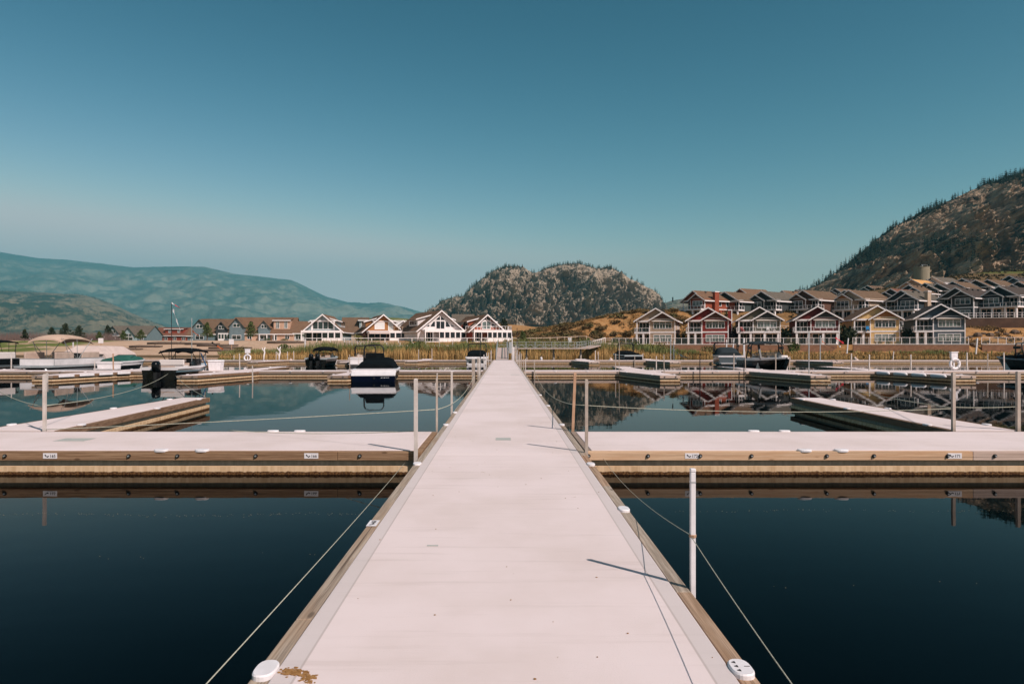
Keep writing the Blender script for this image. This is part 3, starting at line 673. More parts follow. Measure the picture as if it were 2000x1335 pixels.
GREEN = leafmat('leaf_green', (0.045, 0.065, 0.018), (0.085, 0.105, 0.03)); DARKG = leafmat('leaf_dark', (0.018, 0.026, 0.012), (0.035, 0.045, 0.02))
OLIVE = leafmat('leaf_olive', (0.10, 0.085, 0.03), (0.17, 0.135, 0.055)); PURP = leafmat('leaf_purple', (0.02, 0.012, 0.012), (0.035, 0.02, 0.018))
SAGE = leafmat('sage_leaf', (0.125, 0.085, 0.034), (0.20, 0.135, 0.06), 2.0); YELG = leafmat('leaf_yellow_green', (0.14, 0.14, 0.035), (0.20, 0.18, 0.06))
PINE = mat('pine_needles', (0.016, 0.024, 0.016), .85, .1, var=(0.034, 0.043, 0.026), vs=.35)
PINE2 = mat('pine_needles_far', (0.028, 0.04, 0.027), .85, .1, var=(0.05, 0.06, 0.04), vs=.2)
BARK = mat('bark', (0.085, 0.06, 0.045), .9, .1, var=(0.13, 0.10, 0.08), vs=4)
def broad_tree(x, y, h, w_, m, label, seed, group=None, z=None):
    rnd = random.Random(seed); z = ground_z(x, y) - .1 if z is None else z
    e = empty('leafy_tree', label, 'tree', (x, y, z), rnd.random()*6, group)
    b = MB(); b.tube([(0, 0, 0), (.03*h, 0, .25*h), (0, .02*h, .55*h), (.01*h, 0, .85*h)], [.03*h, .024*h, .015*h, .004*h], 7)
    for k in range(6):
        a = k*1.05 + rnd.random(); z0 = h*(.28 + .07*k); r_ = w_*.42
        b.tube([(0, 0, z0), (r_*.5*math.cos(a), r_*.5*math.sin(a), z0 + .09*h), (r_*math.cos(a), r_*math.sin(a), z0 + .2*h)], [.012*h, .008*h, .003*h], 5)
    b.build('trunk', BARK, e)
    c = MB()
    for k in range(11):
        t = k/10; a = k*2.4 + rnd.random(); r_ = w_*.30*(1 - .55*abs(t - .35))
        rr = w_*.22*(1.1 - .7*t)
        leaf_cloud(c, (r_*math.cos(a)*(1 - t*.8), r_*math.sin(a)*(1 - t*.8), h*(.30 + .62*t)), (rr + .1, rr + .1, h*.10), 95, .038*h**.8 + .03, rnd)
    c.build('crown', m, e); return e
def bush(x, y, r, h, m, label, seed, cat='shrub', group=None, z=None, n=260):
    rnd = random.Random(seed); z = ground_z(x, y) - .05 if z is None else z
    c = MB(); c.tube([(0, 0, -.1), (0, 0, h*.5)], [.03*h, .01*h], 5)
    for k in range(5):
        a = k*1.3 + rnd.random(); q = r*.45
        leaf_cloud(c, (q*math.cos(a), q*math.sin(a)*.8, h*rnd.uniform(.35, .62)), (r*.55, r*.5, h*.38), n//5, .07*h + .07*r*.5, rnd)
    return c.build('bush', m, None, label=label, cat=cat, group=group, loc=(x, y, z))
def pine_mesh(h, rnd, layers=9, sp=8, width=.19):
    b = MB(); b.tube([(0, 0, -.1*h), (0, 0, h*.5), (0, 0, h*.98)], [.022*h, .014*h, .003*h], 5)
    for i in range(layers):
        t = i/(layers - 1); z = h*(.14 + .83*t); r = h*width*(1 - t)**.8*rnd.uniform(.65, 1.2) + .012*h
        for k in range(sp):
            if rnd.random() < .16: continue
            a = 6.283*(k + rnd.random()*.7)/sp; rr = r*rnd.uniform(.55, 1.15); wv = 6.283/sp*.62
            tip = (rr*math.cos(a), rr*math.sin(a), z - .35*rr + rnd.uniform(-.015, .015)*h)
            l = (rr*.5*math.cos(a - wv), rr*.5*math.sin(a - wv), z - .02*h); q = (rr*.5*math.cos(a + wv), rr*.5*math.sin(a + wv), z - .02*h)
            b.add([(0, 0, z + .05*h), l, tip, q], [(0, 1, 2), (0, 2, 3)])
    return b
rp = random.Random(5)
PROT = []
def pines(surf, pxs, m, hs, label, group, name='pine_tree'):
    protos = []
    for k in range(4):
        b = pine_mesh(1.0, rp, 8 + k % 2, 7, (.19, .24, .16, .28)[k]); me = bpy.data.meshes.new('pine_tree'); me.from_pydata(b.v, [], b.f); me.materials.append(m); protos.append(me)
    for k, (px, v) in enumerate(pxs):
        x, y, z = surf(px, v); h = rp.uniform(*hs)
        if rp.random() < .25: h *= .6
        o = bpy.data.objects.new(name, protos[rp.randrange(4)]); col.objects.link(o)
        tag(o, label, 'tree', group, None, (x, y, z - .06*h), rp.random()*6); o.scale = (h*rp.uniform(1.1, 2.0), h*1.4, h*.95)
pxs = []
for k in range(210):
    px = 1555 + (2040 - 1555)*(k + rp.random()*.9)/210
    if nz(px*.035, 9.5) > -.05 or rp.random() < .3: pxs.append((px, rp.uniform(.955, 1.0)))
pines(s_cliff, pxs, PINE, (4.5, 9), 'small dark pine growing on the skyline of the steep right-hand mountain', 'pines on the skyline of the right mountain')
pxs = []
for k in range(280):
    px = 830 + (1290 - 830)*(k + rp.random()*.9)/280
    dens = pw(px, [(830, .3), (940, .5), (985, 1), (1030, .3), (1050, .3), (1060, 1), (1190, 1), (1230, .5), (1290, .4)])
    if rp.random() < dens: pxs.append((px, rp.uniform(.95, 1.0)))
pines(s_rock, pxs, PINE2, (7, 12), 'tiny dark pine growing along the top of the pale central rock hill', 'pines along the top of the central rock hill')
def forest(name, surf, rng, n, m, hs, label, dens):
    b = MB(); pr = [pine_mesh(1.0, rp, 5, 6, .32) for k in range(5)]; c = 0; tries = 0
    while c < n and tries < n*12:
        tries += 1
        px, v = rp.uniform(*rng), rp.random()**.8
        x, y, z = surf(px, v)
        if not dens(px, v, x, y, z): continue
        h = rp.uniform(*hs); q = pr[rp.randrange(5)]; a = rp.random()*6; ca, sa = math.cos(a)*h, math.sin(a)*h
        b.add([(x + p[0]*ca - p[1]*sa, y + p[0]*sa + p[1]*ca, z - .05*h + p[2]*h) for p in q.v], q.f); c += 1
    b.build(name, m, kind='stuff', label=label, cat='forest')
forest('cliff_pines', s_cliff, (1545, 2060), 1500, PINE, (5, 10), 'scattered dark pines and scrub covering the steep right-hand mountain', lambda px, v, x, y, z: nz(x*.018, z*.018, 2.2, 4) + (.3 if v > .88 else 0) + (.35 if px < 1700 and v < .5 else 0) - .12 > rp.random()*.45)
forest('rock_hill_pines', s_rock, (815, 1310), 1700, PINE2, (5, 9), 'scattered dark pines growing in the gullies of the central rock hill', lambda px, v, x, y, z: nz(x*.016, z*.02, 7.2, 5) + (.3 if v > .92 else 0) + (.12 if v < .2 else 0) - .06 > rp.random()*.3)
forest('ridge_pines', s_ridge, (-60, 360), 1500, PINE2, (7, 13), 'dark pine woods on the low left ridge', lambda px, v, x, y, z: nz(x*.0032, z*.005, 4.2, 4) + (.3 if v > .88 else 0) - .10 > rp.random()*.25)
# sagebrush on the golden slope
protos = []
for k in range(4):
    b = MB(); rnd = random.Random(90 + k)
    for q in range(6):
        a = q*1.2 + rnd.random(); leaf_cloud(b, (.5*math.cos(a)*rnd.random(), .5*math.sin(a)*rnd.random(), rnd.uniform(.22, .42)), (.42, .42, .3), 38, .13, rnd)
    me = bpy.data.meshes.new('sagebrush'); me.from_pydata(b.v, [], b.f); me.materials.append(SAGE if k != 2 else OLIVE); protos.append(me)
c = 0
while c < 280:
    y = rp.uniform(150, 203); px = rp.uniform(1000, 1345); x = PX(px, y)
    if x > 19 and y < 170: continue
    if abs(y - 150) < 6 and x < 20: continue
    if x < 3 and y < 180: continue
    o = bpy.data.objects.new('sagebrush', protos[rp.randrange(4)]); col.objects.link(o); s = rp.uniform(.8, 2.3)
    tag(o, 'brown dry sagebrush clump on the golden hillside', 'shrub', 'sagebrush on the golden hillside', None, (x, y, ground_z(x, y) - .05), rp.random()*6); o.scale = (s*1.25, s, s*rp.uniform(.55, .85)); c += 1
# dry grass tufts and low scrub on the slopes (uncountable)
def scrub(name, n, dens, mm, label, hs, q, seed, wd):
    rnd = random.Random(seed); b = MB(); k = 0; tries = 0
    while k < n and tries < n*10:
        tries += 1
        p = dens(rnd)
        if p is None: continue
        x, y = p; z = ground_z(x, y) - .04; k += 1; h0 = rnd.uniform(*hs)
        for j in range(q):
            a = rnd.random()*6.283; r = h0*rnd.random()*.8; h = h0*rnd.uniform(.5, 1); cx, cy = x + r*math.cos(a), y + r*math.sin(a); w_ = wd*h0; a2 = rnd.random()*3.14; ca, sa = math.cos(a2)*w_, math.sin(a2)*w_; o = len(b.v)
            b.v += [(cx - ca, cy - sa, z), (cx + ca, cy + sa, z), (cx + rnd.gauss(0, .3)*h, cy + rnd.gauss(0, .3)*h, z + h)]; b.f.append((o, o+1, o+2)); b.m.append(0)
    b.build(name, mm, kind='stuff', label=label, cat='ground cover')
def d1(r):
    y = r.uniform(146, 206); x = PX(r.uniform(985, 1345), y)
    return (x, y) if not (x > 19 and y < 166) and nz(x*.12, y*.12, 3) > -.15 else None
scrub('dry_hill_grass', 9000, d1, mat('dry_tuft', (.30, .165, .06), .9, .1, var=(.17, .105, .042), vs=.25), 'dry brown grass tufts and low scrub on the golden hillside', (.25, .7), 7, 41, .22)
def d2(r):
    y = r.uniform(150, 345); x = PX(r.uniform(1400, 2030), y)
    if x < 46 or (y < 166 and r.random() < .5): return None
    return (x, y) if nz(x*.08, y*.08, 8) > -.1 else None
scrub('slope_scrub', 2600, d2, mat('slope_scrub_leaf', (.035, .036, .016), .9, .1, var=(.085, .06, .028), vs=.3), 'low dark scrub between the hillside houses', (.4, 1.3), 12, 42, .25)
def d3(r):
    y = r.uniform(124, 150); x = r.uniform(88, 125)
    return (x, y) if y > pw(x, WALL) + 1.5 and nz(x*.2, y*.2, 1) > 0 else None
scrub('bank_grass', 900, d3, mat('bank_tuft', (.22, .13, .05), .9, .1, var=(.10, .07, .035), vs=.4), 'dry grass and dark scrub on the bank at the right edge', (.3, .8), 8, 43, .2)
# reeds along the far shore
def reeds(name, n, d0, d1, hmul, prof, mm, label, wd, seed, hprob=None):
    rnd = random.Random(seed); b = MB(); k = 0; v = []; f = []
    while k < n:
        px = rnd.uniform(418, 2040); y0 = 118; x = PX(px, y0); y = shore(x) + rnd.uniform(d0, d1); x = PX(px, y)
        if x > 20 and y > pw(x, WALL) - 1: continue
        h = pw(px, prof)*hmul*rnd.uniform(.55, 1.15)*(1 + .5*nz(x*.13, y*.25, seed) + .3*nz(x*.6, y*.6, seed))
        k += 1
        if h < .15 or (hprob and rnd.random() > hprob(px, x, y)): continue
        z = max(WATER - .1, ground_z(x, y)); a = rnd.random()*3.14; w_ = wd*rnd.uniform(.6, 1.3); lx_, ly_ = rnd.gauss(0, .16)*h, rnd.gauss(0, .10)*h
        ca, sa = math.cos(a)*w_, math.sin(a)*w_; o = len(v)
        v += [(x - ca, y - sa, z), (x + ca, y + sa, z), (x + lx_*.45 + ca*.8, y + ly_*.45 + sa*.8, z + h*.6), (x + lx_*.45 - ca*.8, y + ly_*.45 - sa*.8, z + h*.6), (x + lx_*1.2, y + ly_*1.2, z + h)]
        f += [(o, o+1, o+2, o+3), (o+3, o+2, o+4)]
    b.v, b.f, b.m = v, f, [0]*len(f)
    b.build(name, mm, kind='stuff', label=label, cat='reeds')
P1 = [(418, 0), (440, .5), (500, .85), (560, 1.1), (620, 1.7), (680, 2.1), (960, 2.2), (1060, 2.35), (1150, 2.45), (1235, 2.0), (1300, 1.1), (1400, .75), (1640, .62), (2040, .65)]
REEDG = mat('reed_green', (0.10, 0.135, 0.042), .8, .15, var=(0.22, 0.21, 0.075), vs=.35, coord='Object')
REEDT = mat('reed_gold', (0.54, 0.345, 0.14), .8, .15, var=(0.36, 0.20, 0.065), vs=.5, coord='Object')
REEDB = mat('reed_rust', (0.22, 0.11, 0.035), .85, .1, var=(0.14, 0.10, 0.035), vs=.3)
reeds('green_reeds', 20000, 2.0, 10, 1.05, P1, REEDG, 'band of green reeds along the far shore', .045, 1, lambda px, x, y: (1 if nz(x*.14, y*.2, 9) > -.2 else .3) if px < 1235 else (.75 if nz(x*.09, 5.5) > .12 else .10))
reeds('golden_reeds', 17000, -2.5, 4.5, .62, P1, REEDT, 'band of dry golden reeds standing in the water at the far shore', .04, 2, lambda px, x, y: 1 if nz(x*.11, y*.3, 5) > -.18 else .25)
reeds('rusty_reeds', 6000, 0, 6, .8, P1, REEDB, 'rust brown reeds mixed into the far shore belt', .045, 3)
# leafless thicket beyond the left field
b = MB(); rnd = random.Random(17)
for k in range(5200):
    x = rnd.uniform(-190, -118); y = 205 + rnd.uniform(-6, 6) + (x + 150)*.1; z = ground_z(x, y); h = rnd.uniform(1.6, 3.3)*(1 + .3*nz(x*.1, 2)); a = rnd.random()*3; w_ = .05
    o = len(b.v); dx = rnd.gauss(0, .5); b.v += [(x - w_, y, z), (x + w_, y, z), (x + dx, y + rnd.gauss(0, .4), z + h)]; b.f.append((o, o+1, o+2)); b.m.append(0)
b.build('thicket', mat('bare_twigs', (0.15, 0.095, 0.085), .9, .1, var=(0.21, 0.14, 0.12), vs=.2), kind='stuff', label='brown leafless thicket beyond the left meadow', cat='thicket')
# garden and shore trees: (px, Y, height, width, material, label)
TR = [(48, 165, 2.9, 2.0, DARKG, 'small dark tree alone at the far left above the thicket'), (101, 200, 4.2, 3.4, DARKG, 'dark rounded tree left of the pontoon boat canopy'), (127, 195, 5.2, 5.0, DARKG, 'broad dark tree behind the left end of the pontoon boat canopy'),
      (154, 198, 4.6, 5.0, DARKG, 'broad dark tree behind the right end of the pontoon boat canopy'), (194, 190, 2.8, 2.4, GREEN, 'small bright green tree just left of the pale blue house'), (211, 225, 5.6, 4.2, DARKG, 'dark tree behind the left end of the pale blue house'),
      (241, 196, 3.2, 2.6, GREEN, 'green tree in front of the pale blue house'), (275, 194, 3.4, 3.4, GREEN, 'green tree between the pale blue house and the red house'),
      (404, 186, 5.2, 4.0, GREEN, 'round green tree in front of the grey cottage, on a dark trunk'), (490, 184, 5.4, 4.2, GREEN, 'pointed green tree in front of the long brown-roofed house'),
      (1021, 142, 3.2, 3.0, GREEN, 'dark bushy tree right of the gangway gate'), (985, 190, 5.0, 5.0, DARKG, 'dark tree behind the red gabled house')]
for k, (px, y, h, w_, m_, lab) in enumerate(TR): broad_tree(PX(px, y), y, h, w_, m_, lab, 100 + k)
BU = [(1011, 136, 1.6, 1.3, GREEN, 'low green bush at the foot of the dark tree by the gangway'), (1030, 138, 1.3, 1.2, GREEN, 'green bush right of the dark tree by the gangway'),
      (700, 168, 1.4, 1.6, YELG, 'yellow green shrub beside the pale blue gabled house'), (1075, 158, 1.6, 1.2, OLIVE, 'olive bush below the hillside fence'),
      (1205, 147.5, 1.6, 1.7, DARKG, 'dark shrub left of the beige house'), (1230, 149, 1.8, 1.7, DARKG, 'dark shrub touching the left wall of the beige house'),
      (1327, 150, 1.5, 2.4, DARKG, 'dark hedge bush between the beige house and the red house'), (1340, 149, 1.4, 2.3, DARKG, 'second dark hedge bush between the beige house and the red house'),
      (1432, 147, 1.4, 3.6, PURP, 'tall dark purple bush between the red house and the olive house'), (1441, 145, 1.5, 2.2, PURP, 'low dark purple bush beside the olive house'),
      (1536, 144, 1.3, 3.8, DARKG, 'tall dark bush between the olive house and the maroon house'), (1545, 142, 1.3, 2.2, OLIVE, 'pale olive shrub at the corner of the olive house'),
      (1652, 141, 1.7, 4.6, DARKG, 'tall dark bush between the maroon house and the yellow house'), (1660, 139, 1.7, 3.4, DARKG, 'lower dark bush beside the yellow house'),
      (1772, 138, 1.7, 3.6, DARKG, 'dark bush between the yellow house and the blue-grey house'), (1765, 150, 2.4, 2.6, DARKG, 'dark bush behind the right corner of the yellow house'),
      (1545, 168, 2.6, 3.2, DARKG, 'dark green shrub on the bank above the olive house'), (1480, 172, 2.2, 2.6, GREEN, 'green shrub on the bank above the olive house, left'),
      (1640, 165, 2.6, 3.4, DARKG, 'dark shrub on the bank above the maroon house'), (1760, 160, 3.2, 3.4, DARKG, 'dark tree-like shrub above the yellow house'), (1790, 160, 3.0, 3.2, DARKG, 'dark shrub on the bank between yellow and blue-grey house'),
      (1885, 163, 3.2, 4.2, DARKG, 'large dark shrub above the right corner of the blue-grey house'), (1340, 166, 2.2, 2.0, GREEN, 'green shrub below the deck of the brown-red hillside house'), (1325, 160, 1.6, 1.6, DARKG, 'dark shrub behind the roof of the beige house'),
      (1715, 133.5, .9, .8, GREEN, 'low green garden bush in front of the yellow house'), (1735, 133, .8, .75, GREEN, 'small green garden bush under the yellow house windows'), (1757, 132.5, .9, .7, GREEN, 'low garden bush at the right corner of the yellow house'),
      (1385, 125, 1.8, 1.6, OLIVE, 'green willow clump on the shore below the red house'), (1550, 130, 1.3, 2.2, GREEN, 'green bush in front of the brick retaining wall'), (1275, 132, 3.0, 2.2, YELG, 'large yellow green bush on the shore below the beige house'), (1300, 130, 2.2, 1.8, OLIVE, 'olive bush on the shore below the beige house, right'),
      (470, 127, 1.6, 1.5, OLIVE, 'olive bush at the left end of the reed belt'), (556, 130, 1.5, 1.9, GREEN, 'green bush in the reeds below the long brown-roofed house'), (640, 129, 1.7, 2.1, YELG, 'pale green willow bush in the reeds below the pale blue house'), (735, 128, 1.5, 2.2, OLIVE, 'olive bush in the reeds below the ochre house'), (812, 129, 1.8, 2.5, GREEN, 'green bush in the reeds below the left end of the white house'), (905, 128, 1.5, 2.3, YELG, 'pale green bush in the reeds below the red gabled house'), (1090, 127, 1.7, 2.4, OLIVE, 'olive bush in the reeds below the white notice board'), (1140, 126, 2.0, 2.9, GREEN, 'tall green bush in the reeds where the walkway lands'), (1240, 126, 1.6, 2.2, GREEN, 'green bush in the reeds left of the covered boat'),
      (523, 182, 1.1, .9, GREEN, 'small round shrub at the long house wall, left'), (555, 182, 1.2, .8, GREEN, 'small round shrub at the long house wall, right')]
for k, (px, y, r_, h, m_, lab) in enumerate(BU): bush(PX(px, y), y, r_, h, m_, lab, 300 + k, n=320 if h > 2 else 220)
# ------------------------------------------------------------------ house kit
def roofm(name, a, b_):
    m, t, b = base(name, .92, .1)
    v = vec(t); n1 = noise_n(t, vec(t, 'Object', (1, 1, 2.5)), 5.5, 3); n2 = noise_n(t, v, .7, 3)
    c = mixc(t, mrange(t, n1, .35, .65), a, b_); c = mixc(t, mathn(t, 'MULTIPLY', mrange(t, n2, .4, .7), .35), c, (a[0]*.7, a[1]*.7, a[2]*.72))
    t.links.new(c, b.inputs['Base Color'])
    wv = N(t, 'ShaderNodeTexWave'); wv.bands_direction = 'Z'; wv.inputs['Scale'].default_value = 2.2; wv.inputs['Distortion'].default_value = .6
    t.links.new(v, wv.inputs['Vector'])
    bp = N(t, 'ShaderNodeBump'); bp.inputs['Strength'].default_value = .6; bp.inputs['Distance'].default_value = .05
    t.links.new(wv.outputs['Fac'], bp.inputs['Height']); t.links.new(bp.outputs[0], b.inputs['Normal']); return m
def siding(name, a):
    m, t, b = base(name, .8, .2); v = vec(t)
    c = mixc(t, mrange(t, noise_n(t, v, 1.3, 4), .35, .65), a, (a[0]*.86, a[1]*.85, a[2]*.84)); t.links.new(c, b.inputs['Base Color'])
    wv = N(t, 'ShaderNodeTexWave'); wv.bands_direction = 'Z'; wv.wave_profile = 'SAW'; wv.inputs['Scale'].default_value = 1.6
    t.links.new(v, wv.inputs['Vector'])
    bp = N(t, 'ShaderNodeBump'); bp.inputs['Strength'].default_value = .8; bp.inputs['Distance'].default_value = .03
    t.links.new(wv.outputs['Fac'], bp.inputs['Height']); t.links.new(bp.outputs[0], b.inputs['Normal']); return m
RT = {'tan': roofm('shingle_tan', (0.125, 0.078, 0.048), (0.185, 0.122, 0.08)), 'brown': roofm('shingle_brown', (0.145, 0.083, 0.05), (0.215, 0.13, 0.082)), 'dark': roofm('shingle_dark', (0.055, 0.042, 0.035), (0.092, 0.072, 0.06)),
      'grey': roofm('shingle_grey', (0.105, 0.088, 0.069), (0.16, 0.135, 0.107)), 'rust': roofm('shingle_rust', (0.145, 0.062, 0.04), (0.20, 0.09, 0.06)), 'ply': roofm('bare_plywood', (0.62, 0.34, 0.13), (0.56, 0.30, 0.12))}
SD = {k: siding('siding_' + k, c) for k, c in dict(beige=(.50, .37, .27), red=(.27, .040, .030), olive=(.17, .15, .11), maroon=(.15, .028, .025), yellow=(.80, .54, .25), blue=(.09, .12, .145), brick=(.30, .075, .04),
      green=(.06, .075, .07), charcoal=(.05, .055, .055), navy=(.035, .05, .06), tan=(.50, .38, .28), pale=(.55, .47, .42), skyblue=(.34, .42, .44), ochre=(.36, .16, .06), white=(.74, .68, .67), rust=(.34, .09, .045), peach=(.58, .37, .26), slate=(.16, .21, .23), cherry=(.27, .055, .032), brown=(.13, .065, .045)).items()}
WT = mat('trim_white', (0.85, 0.80, 0.785), .6, .3, var=(0.78, 0.72, 0.70), vs=2)
WTS = mat('trim_cream', (0.50, 0.44, 0.39), .7, .2)
def glass(name, c, r=.06, s=.35): return mat(name, c, r, s, var=(c[0]*.5, c[1]*.5, c[2]*.5), vs=.9, detail=1)
PANES = [glass('window_glass', (0.012, 0.018, 0.02)), glass('window_glass_teal', (0.03, 0.05, 0.05)), glass('window_curtain', (0.15, 0.19, 0.175), .12), glass('window_glass_deep', (0.006, 0.008, 0.010), .1, .12)]
RAILG = mat('rail_glass', (0.10, 0.13, 0.13), .05, .4, alpha=.13)
IN = mat('shaded_interior', (0.05, 0.045, 0.04), .9)
hr = random.Random(77)
class H:
    def __init__(s, name, label, cat, x, y, z, rz, mirror=False, group=None):
        s.e = empty(name, label, cat, (x, y, z), rz, group); s.mir = mirror
    def mb(s, T=None):
        b = MB(); T0 = Matrix.Scale(-1, 4, (1, 0, 0)) if s.mir else None
        b.T = T0 if T is None else (T if T0 is None else T0 @ T); return b
    def put(s, name, b, m, parent=None, **kw):
        if b.T is not None and b.T.determinant() < 0: b.f = [f[::-1] for f in b.f]
        return b.build(name, m, parent or s.e, **kw)
    def win(s, x0, x1, z0, z1, y=0, n=3, trans=False, pane=None, T=None, fr=.1, name='window'):
        f = s.mb(T); a = fr; yo = y - .07; yi = y - .002
        f.box(x0 - a, x1 + a, yo, yi, z1, z1 + a*1.2); f.box(x0 - a, x1 + a, yo - .02, yi, z0 - a, z0)
        f.box(x0 - a, x0, yo, yi, z0, z1); f.box(x1, x1 + a, yo, yi, z0, z1)
        for k in range(1, n):
            xm = lerp(x0, x1, k/n); f.box(xm - a*.55, xm + a*.55, yo, yi, z0, z1)
        if trans:
            zt = lerp(z0, z1, .72)
            for k in range(n): f.box(lerp(x0, x1, k/n) + a*.55*(k > 0), lerp(x0, x1, (k+1)/n) - a*.55*(k < n-1), yo + .01, yi, zt - .03, zt + .03)
        if trans == 2:
            for k in range(n):
                xm = lerp(x0, x1, (k + .5)/n); f.box(xm - .025, xm + .025, yo + .015, yi, z0, zt - .03)
        o = s.put(name, f, WT)
        p = s.mb(T); p.box(x0, x1, y - .03, y - .004, z0, z1)
        s.put('pane', p, pane or hr.choice(PANES), o); return o
    def polywin(s, pts, y, pane=None, a=.09):
        c = (sum(p[0] for p in pts)/len(pts), sum(p[1] for p in pts)/len(pts))
        f = s.mb(); q = inset(pts, -a); n = len(pts)
        for k in range(n):
            r = [q[k], q[(k+1) % n], pts[(k+1) % n], pts[k]]; f.gab(r, y - .06, y - .002)
        o = s.put('window', f, WT); p = s.mb(); p.gab(pts, y - .03, y - .004); s.put('pane', p, pane or PANES[0], o)
    def rail(s, pts, z, h=1.0, step=1.25, glassy=True, m=None):
        f = s.mb(); g = s.mb(); any_ = False
        for a, b in zip(pts, pts[1:]):
            a, b = Vector((*a, z)), Vector((*b, z)); L = (b - a).length; k = max(1, round(L/step))
            for i in range(k + 1): p = a.lerp(b, i/k); f.bar(p, p + Vector((0, 0, h - .03)), .07)
            f.bar(a + Vector((0, 0, h)), b + Vector((0, 0, h)), .08, .06); f.bar(a + Vector((0, 0, .1)), b + Vector((0, 0, .1)), .05)
            if glassy: g.bar(a + Vector((0, 0, h*.52)), b + Vector((0, 0, h*.52)), .02, h*.8)
        o = s.put('railing', f, m or WT)
        if glassy: s.put('glass_panel', g, RAILG, o)
def lake_house(label, x, y, z, rz, wall, roof='tan', mirror=False, w=4.1, D=11, full=0, chim=False, lod=0, group=None, peak=7.5, awn=True, under=2.2, gable=None, side=None):
    h = H('house', label, 'house', x, y, z, rz, mirror, group); wm = SD[wall]; rm = RT[roof]; gm = SD[gable or wall]
    fh = 2.6; sl = .60; ov = .65; rec = 1.9; W = w + ov; zr = lambda q: peak - sl*abs(q)
    xs = 1.5*w/4.1; zs = zr(xs); xl = xs - (zs - (2*fh - .35))/sl; bx = xl + .5; zl = lambda q: zs - sl*(xs - q); t = .16; wt = 2*fh
    b = h.mb(); b.box(-w, w, rec, D, -under, wt); b.box(bx, w, -.5, rec - .002, -under, wt)
    s1 = zr(w) - .02
    b.gab([(-w, wt + .001), (w, wt + .001), (w, max(s1, wt + .01)), (0, peak - .02), (-w, max(s1, wt + .01))], .15, D)
    b.gab([(bx, wt + .001), (w - .002, wt + .001), (w - .002, max(s1, wt + .01)), (xs, zs - .02), (bx, zl(bx) - .02)], -.5, .148)
    h.put('wall', b, wm)
    b = h.mb(); yb = D + .5
    b.gab([(-W, zr(W)), (0, peak), (0, peak + t), (-W, zr(W) + t)], -.6, yb)
    b.gab([(0, peak), (xs, zs), (xs, zs + t), (0, peak + t)], -.6, yb)
    b.gab([(xs, zs), (W, zr(W)), (W, zr(W) + t), (xs, zs + t)], -1.1, yb)
    b.gab([(xl, zl(xl)), (xs, zs), (xs, zs + t), (xl, zl(xl) + t)], -1.1, .1)
    ro = h.put('roof', b, rm)
    if lod < 2:
        for k in range(3): b = h.mb(); yy = 3 + 2.6*k; b.box(.7, 1.1, yy, yy + .4, zr(.9) + .1, zr(.9) + .45); h.put('roof_vent', b, SD['charcoal'], ro)
    b = h.mb(); bh = .26
    def brd(x0, z0, x1, z1, y0): b.gab([(x0, z0 - bh + t), (x1, z1 - bh + t), (x1, z1 + t + .02), (x0, z0 + t + .02)], y0 - .07, y0 - .002)
    brd(-W, zr(W), 0, peak, -.6); brd(0, peak, xs, zs, -.6); brd(xl, zl(xl), xs, zs, -1.1); brd(xs, zs, W, zr(W), -1.1)
    b.box(W - .002, W + .08, -1.1, yb, zr(W) - .1, zr(W) + t); b.box(-W - .08, -W + .002, -.6, yb, zr(W) - .1, zr(W) + t)
    h.put('bargeboard', b, WT)
    b = h.mb(); b.box(-w - .12, bx - .002, -.05, .145, wt - .34, wt - .002); b.box(-w - .12, -w - .002, .15, rec, wt - .34, wt - .002); h.put('beam', b, WT)
    b = h.mb(); b.box(-w - .1, -w + .12, -.04, .14, fh, wt - .34); h.put('column', b, WT)
    if lod < 2:
        b = h.mb(); b.box(bx + .12, w - .3, -.56, -.502, wt + .25, wt + .32); b.box(bx - .02, w + .06, -.57, -.502, fh - .16, fh + .12)
        for xx in (bx - .02, w - .12): b.box(xx, xx + .17, -.575, -.502, 0, fh - .16); b.box(xx, xx + .17, -.575, -.502, fh + .12, wt - .02)
        b.box(w + .002, w + .06, -.5, -.32, -.3, wt - .05); b.box(w + .002, w + .06, D - .2, D, -.3, wt - .05); b.box(w + .002, w + .05, -.3, D - .22, fh - .12, fh + .1)
        h.put('trim', b, WT)
        # triangular gable panel in darker siding: the overhang's shade put into its colour
        if gable:
            b = h.mb(); b.gab([(bx + .1, wt + .33), (w - .2, wt + .33), (xs, zs - .3)], -.54, -.503); h.put('gable_shade_panel', b, gm)
    # windows of the bay
    h.win(bx + .95, w - .8, fh + .85, fh + 2.15, -.5, 3, 2 if not lod else 1, PANES[2] if hr.random() < .4 else PANES[1])
    if awn and lod == 0:
        b = h.mb(); b.gabx([(-.95, wt - .28), (-.5, wt - .24), (-.5, wt - .02), (-.62, wt - .02), (-.95, wt - .22)], bx + .5, w - .3); h.put('awning', b, WTS)
    b0 = 'porch' if full else 'bay'
    if lod < 2:
        if full == 0: h.win(bx + .95, w - .8, .62, 1.95, -.5, 3, 2, PANES[2] if hr.random() < .6 else PANES[1])
        else: h.win(bx + .4, w - .4, .1, 2.1, -.5, 4, False, PANES[3])
        h.win(-w + .35, bx - .35, fh + .1, fh + 2.1, rec, 3, False, PANES[3], name='patio_door')
        h.win(-w + .35, bx - .35, .08, 2.1, rec, 3, False, PANES[3], name='patio_door')
        TR_ = Matrix.Translation((w, 0, 0)) @ Matrix.Rotation(R(90), 4, 'Z')
        h.win(4.6, 5.5, fh + .9, fh + 2, 0, 1, False, None, TR_); h.win(7.4, 8.3, fh + .9, fh + 2, 0, 1, False, None, TR_)
    # balcony
    x1 = bx - .002 if full == 0 else w - .1; y0 = -.8 if full == 0 else -1.75
    b = h.mb(); b.box(-w - .45, x1, y0, -.504 if full else rec - .002, fh - .28, fh)
